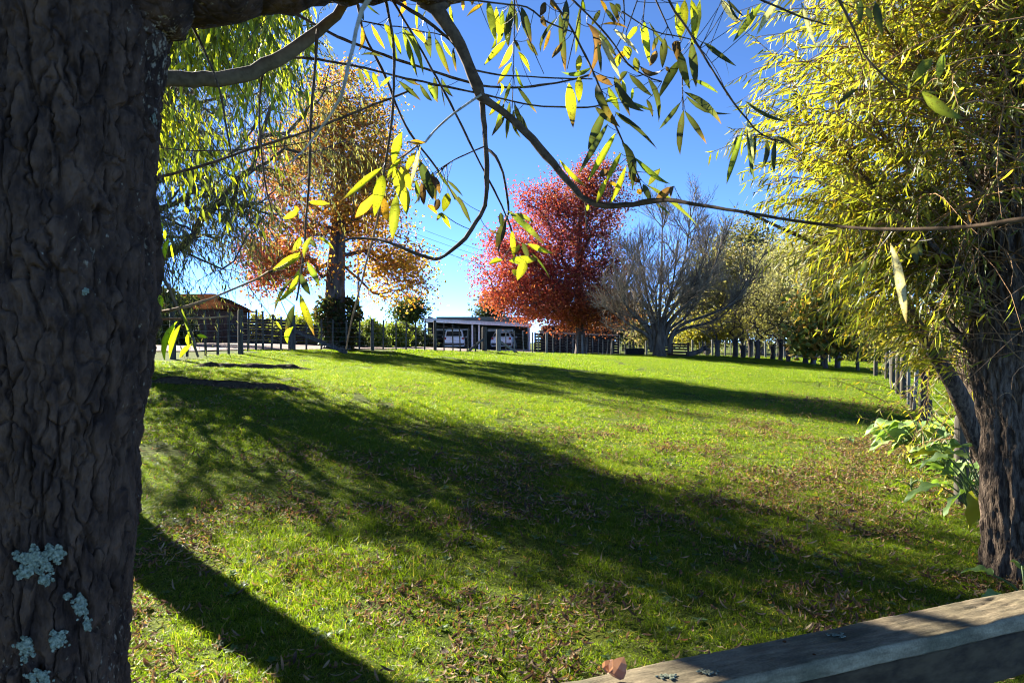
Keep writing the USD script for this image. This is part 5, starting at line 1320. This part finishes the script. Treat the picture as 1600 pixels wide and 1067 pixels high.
cloud_tree("shelter_tree", "tall dense tree hidden behind the near trunk, close to the hut", "tree",
           [np.array([-11.2, 18.0, 1]), np.array([-11.2, 18, 3.5]), np.array([-11.1, 18, 6.5]), np.array([-11.1, 18, 9.5])], [.32, .27, .2, .06],
           [(np.array([-11.1, 18, 6.2]), np.array([1.9, 1.9, 3.0])), (np.array([-11.4, 18.3, 8.6]), np.array([1.4, 1.5, 1.9])), (np.array([-10.6, 17.5, 4.6]), np.array([1.6, 1.6, 1.4]))],
           420, 7500, .12, palette((.07, .09, .035), (.10, .12, .045), (.055, .07, .03)), 72, spread=.34, rtip=.012, holes=.5)

cloud_tree("tall_thin_tree", "tall thin sparse tree beyond the hut, hidden behind the near trunk", "tree",
           [np.array([-20.0, 36.0, 1]), np.array([-20, 36, 6.0]), np.array([-20, 36, 11.0]), np.array([-20, 36, 17.0])], [.25, .2, .14, .04],
           [(np.array([-20, 36, 11.0]), np.array([1.5, 1.5, 4.0])), (np.array([-20, 36, 15.0]), np.array([1.2, 1.2, 2.6]))],
           260, 5200, .15, palette((.13, .14, .045), (.18, .18, .06)), 73, spread=.3, rtip=.014, holes=.4)

# ------------------------------------------------------------------ the yellow willow on the right
rng = np.random.default_rng(91)
t4 = thing("yellow_willow", "yellow leaved willow on the right with rough dark trunk sprouting many shoots", "tree", (3.52, 5.15, 0.0))
tk = [(1606, 905, 5.15), (1600, 830, 5.15), (1590, 700, 5.15), (1578, 560, 5.15), (1570, 400, 5.2), (1580, 200, 5.25), (1588, 30, 5.3), (1590, -200, 5.35)]
tp = np.array([W(*k) for k in tk]); tp[0, 2] = gz(tp[0, 0], tp[0, 1]) - .1
NTk, NZk = 160, 260
p = spline(np.c_[tp, [.27, .235, .22, .225, .215, .15, .125, .09]], NZk)
tt = np.linspace(0, 1, NZk)
th = np.arange(NTk) * 2 * np.pi / NTk
TH, ZZ = np.meshgrid(th, p[:, 2])
tx = np.stack([np.cos(TH) * .22, np.sin(TH) * .22, ZZ], -1)
rid = np.abs(meshkit.fbm(tx * [16, 16, 3.0], 4, 31) - .5) * 2
fine = meshkit.fbm(tx * [50, 50, 14], 3, 33) - .5
Rk = p[:, 3][:, None] * (1 + .16 * np.exp(-(ZZ - tp[0, 2]) / .16)) + (.25 - rid) * .075 + fine * .02 + (meshkit.fbm(tx * [4, 4, 2], 2, 35) - .5) * .06
v = np.stack([p[:, 0][:, None] + np.cos(TH) * Rk, p[:, 1][:, None] + np.sin(TH) * Rk, ZZ], -1).reshape(-1, 3)
i, j = np.meshgrid(np.arange(NZk - 1), np.arange(NTk), indexing="ij")
f = np.stack([i * NTk + j, i * NTk + (j + 1) % NTk, (i + 1) * NTk + (j + 1) % NTk, (i + 1) * NTk + j], -1).reshape(-1, 4)
obj("trunk", (v, np.vstack([f[:, [0, 1, 2]], f[:, [0, 2, 3]]])), "willow_bark_look", t4, smooth=True)
lb = spline(np.array([W(1560, 742, 6.3), W(1530, 690, 6.25), W(1505, 630, 6.2), W(1478, 580, 6.1), W(1440, 520, 6.0), W(1400, 440, 5.9), W(1370, 330, 5.8)]), 30)
lb[0, 2] = gz(lb[0, 0], lb[0, 1]) - .1
obj("stem", big_trunk(lb, np.linspace(.095, .025, 30), 14, 41, flare=.15), "willow_bark_look", t4, smooth=60, label="slimmer stem leaning out to the left")
Ps, Ds, Ls = [], [], []
limbs = []
for k in range(22):
    hz_ = rng.uniform(1.0, 4.2)
    kk = int(np.argmin(np.abs(p[:, 2] - hz_)))
    s = p[kk, :3].copy()
    az = rng.uniform(-math.pi * 1.25, .25 * math.pi)        # mostly out to the left, the front and the back
    el = rng.uniform(.25, 1.05)
    Dk = np.array([-abs(math.cos(az)) * .9 - .1 if rng.uniform() < .72 else math.cos(az), math.sin(az) * .8, math.tan(el) * .7])
    Lk = rng.uniform(1.0, 2.1)
    Dk = unit(Dk)
    c = s + Dk * Lk * np.linspace(0, 1, 12)[:, None] + np.array([0, 0, .35]) * (np.linspace(0, 1, 12) ** 2)[:, None] * Lk * .4
    limbs.append(c)
    obj("limb", tube(c, np.linspace(.032, .010, 12), 7), "willow_bark_look", t4, smooth=True)
limbs.append(lb[12:24])
for c in limbs:
    n = 66
    for _ in range(n):
        q = rng.uniform(.1, 1) * (len(c) - 1.01); i_ = int(q)
        T = unit(c[i_ + 1] - c[i_])
        Ps.append(c[i_] + (c[i_ + 1] - c[i_]) * (q - i_)); Ds.append(unit(T * .5 + rng.normal(0, .55, 3) + [-.35, 0, .25])); Ls.append(rng.uniform(.6, 1.7))
for _ in range(680):                                        # shoots straight from the trunk
    kk = rng.integers(int(NZk * .12), NZk - 10)
    a = rng.uniform(0, 2 * np.pi)
    Ps.append(p[kk, :3] + np.array([math.cos(a), math.sin(a), 0]) * p[kk, 3] * .9)
    Ds.append(unit(np.array([math.cos(a) - .5, math.sin(a), rng.uniform(-.1, 1.1)]))); Ls.append(rng.uniform(.5, 1.6))
Ps, Ds, Ls = np.array(Ps), np.array(Ds), np.array(Ls)
REDGE = ([-300, 0, 60, 250, 320, 400, 470, 540, 585, 600, 640], [1170, 1135, 1118, 1135, 1170, 1215, 1255, 1300, 1375, 1500, 1560])
okk = tips_ok(Ps, Ds, Ls, .42, lambda u, v: (u > np.interp(v, *REDGE) + rng.normal(0, 14, len(u))) & (v < 640))
Ps, Ds, Ls = Ps[okk], Ds[okk], Ls[okk]
tb, lv = shoots(rng, Ps, Ds, Ls, .42, 30, .102, .125, t0=.2, spread=.55, down=.5, r0=.0055, jit=.13)
u, v = project(lv[0])
bare_ = np.clip((u - 1400) / 170, 0, 1) * np.clip(.30 + (v - 60) / 420, 0.25, .96) * (lv[0][:, 1] < 6.2)         # few leaves on the inner shoots before the trunk
keep = (lv[0][:, 1] > 2.6) & (rng.uniform(0, 1, len(u)) > bare_)
lv = tuple(x[keep] for x in lv)
obj("shoots", tb, "straw_twig_look", t4, kind="stuff", smooth=True)
def right_col(rng, P, n):
    c = np.array([(.155, .17, .022), (.205, .20, .024), (.11, .135, .026), (.26, .19, .022), (.08, .10, .024)])[rng.choice(5, n, p=[.36, .26, .2, .08, .1])]
    return c * rng.uniform(.75, 1.25, (n, 1))
near_foliage(t4, lv, right_col, rng)
print("right willow leaves", len(lv[0]), "near leaves", nleaf)
# the third trunk on the right, paler, behind the others
b5 = on_ground(1545, 7.4)
t5 = thing("rough_trunk_tree", "pale furrowed trunk standing between the big trunk and the fence post", "tree", b5)
obj("trunk", big_trunk([b5 - (0, 0, .1), W(1540, 640, 7.4), W(1528, 560, 7.4), W(1500, 430, 7.5), W(1490, 300, 7.6)], [.22, .2, .2, .17, .1], 24, 9, rough=.14), "willow_bark_look", t5, smooth=60)
Ps = W(1515, 500, 7.45) + rng.normal(0, 1, (120, 3)) * [.25, .25, .7]
tb, lv = shoots(rng, Ps, unit(rng.normal(0, 1, (120, 3)) + [-.4, 0, .5]), rng.uniform(.5, 1.5, 120), .35, 22, .085, .15, r0=.005)
obj("shoots", tb, "straw_twig_look", t5, kind="stuff", smooth=True)
m, f, q = leaf_cloud(*lv, LANCE)
obj("foliage", (m, f), "foliage_look", t5, tint=np.repeat(right_col(rng, lv[0], len(lv[0])), q, 0), kind="stuff")

# ------------------------------------------------------------------ big leaved weeds along the right-hand fence
def broad_leaf(rng, a, D, L, w, face, wavy=.12):
    """A soft broad leaf: 8 x 5 vertices with a wavy margin and drooping tip."""
    D = unit(D); S = unit(np.cross(D, face)); N = np.cross(S, D)
    t = np.linspace(0, 1, 9); prof = np.sin(np.pi * np.clip(t, 0.02, 1) ** .62) ** .75
    v = []
    ph = rng.uniform(0, 6)
    for k in range(9):
        dr = -.38 * t[k] ** 2 * L
        for s in (-1, -.5, 0, .5, 1):
            wob = wavy * w * abs(s) * math.sin(t[k] * 15 + ph + s * 2)
            v.append(a + D * L * t[k] + S * s * prof[k] * w / 2 * (1 + .12 * math.sin(t[k] * 21 + ph)) + N * (abs(s) * .22 * w * prof[k] + wob) + np.array([0, 0, dr]))
    f = []
    for k in range(8):
        for s in range(4):
            p_ = k * 5 + s
            f += [(p_, p_ + 5, p_ + 6), (p_, p_ + 6, p_ + 1)]
    return np.array(v), np.array(f)
def weed(label, base, n, height, leaf, seed, lean=(0, 0, 0), spread=.35):
    rng = np.random.default_rng(seed)
    t = thing("broadleaf_weed", label, "plant", base)
    for k in range(n):
        a = k * 2.4 + rng.uniform(-.3, .3); hh = height * (.35 + .65 * rng.uniform() ** .7)
        out = np.array([math.cos(a), math.sin(a), 0])
        top = base + out * spread * rng.uniform(.35, 1) + np.array(lean) * hh + [0, 0, hh]
        c = spline(np.array([base, base * .5 + top * .5 + (0, 0, hh * .15) - out * .03, top]), 7)
        st_ = obj("stalk", tube(c, np.linspace(.010, .005, 7), 6), "weed_look", t, smooth=True, tint=np.tile((.10, .15, .05), (7 * 6 + 2, 1)))
        L = leaf * rng.uniform(.65, 1.15)
        col = np.array([(.14, .23, .06), (.20, .28, .09), (.10, .17, .045), (.30, .32, .03)][rng.choice(4, p=[.4, .3, .22, .08])])
        m = broad_leaf(rng, c[-1], out + [0, 0, rng.uniform(-.35, .5)], L, L * rng.uniform(.42, .6), np.array([0, 0, 1]) + rng.normal(0, .35, 3))
        obj("leaf", m, "weed_look", t, smooth=True, tint=np.tile(col, (45, 1)) * rng.uniform(.9, 1.1, (45, 1)))
weed("spreading clump of large grey green leaves in front of the old fence post", on_ground(1440, 9.0), 44, .55, .34, 1, spread=.40)
weed("second leafy clump touching the old fence post on its near side", on_ground(1478, 8.3), 16, .42, .22, 7, spread=.2)
weed("tall stemmed broad leaf weed against the big trunk's foot", on_ground(1552, 5.75), 15, .80, .30, 2, lean=(-.20, 0, 0), spread=.30)
weed("low leafy weed filling the gap between the fence post and the tall stemmed weed", on_ground(1512, 6.9), 18, .50, .26, 11, spread=.26)
weed("broad leaves poking in beside the trunk base above the rail", on_ground(1606, 4.5), 6, .26, .24, 3, lean=(-.2, 0, 0), spread=.2)
weed("small pale seedling standing alone in the sunny grass by the fence", on_ground(1424, 7.6), 4, .15, .12, 4, spread=.08)
weed("tiny weed at the edge of the shadow stripe near the leafy clump", on_ground(1328, 10.5), 4, .12, .12, 5, spread=.08)
weed("single pale leaf standing up in the shaded lower slope", on_ground(516, 6.2), 2, .05, .07, 6, spread=.03)
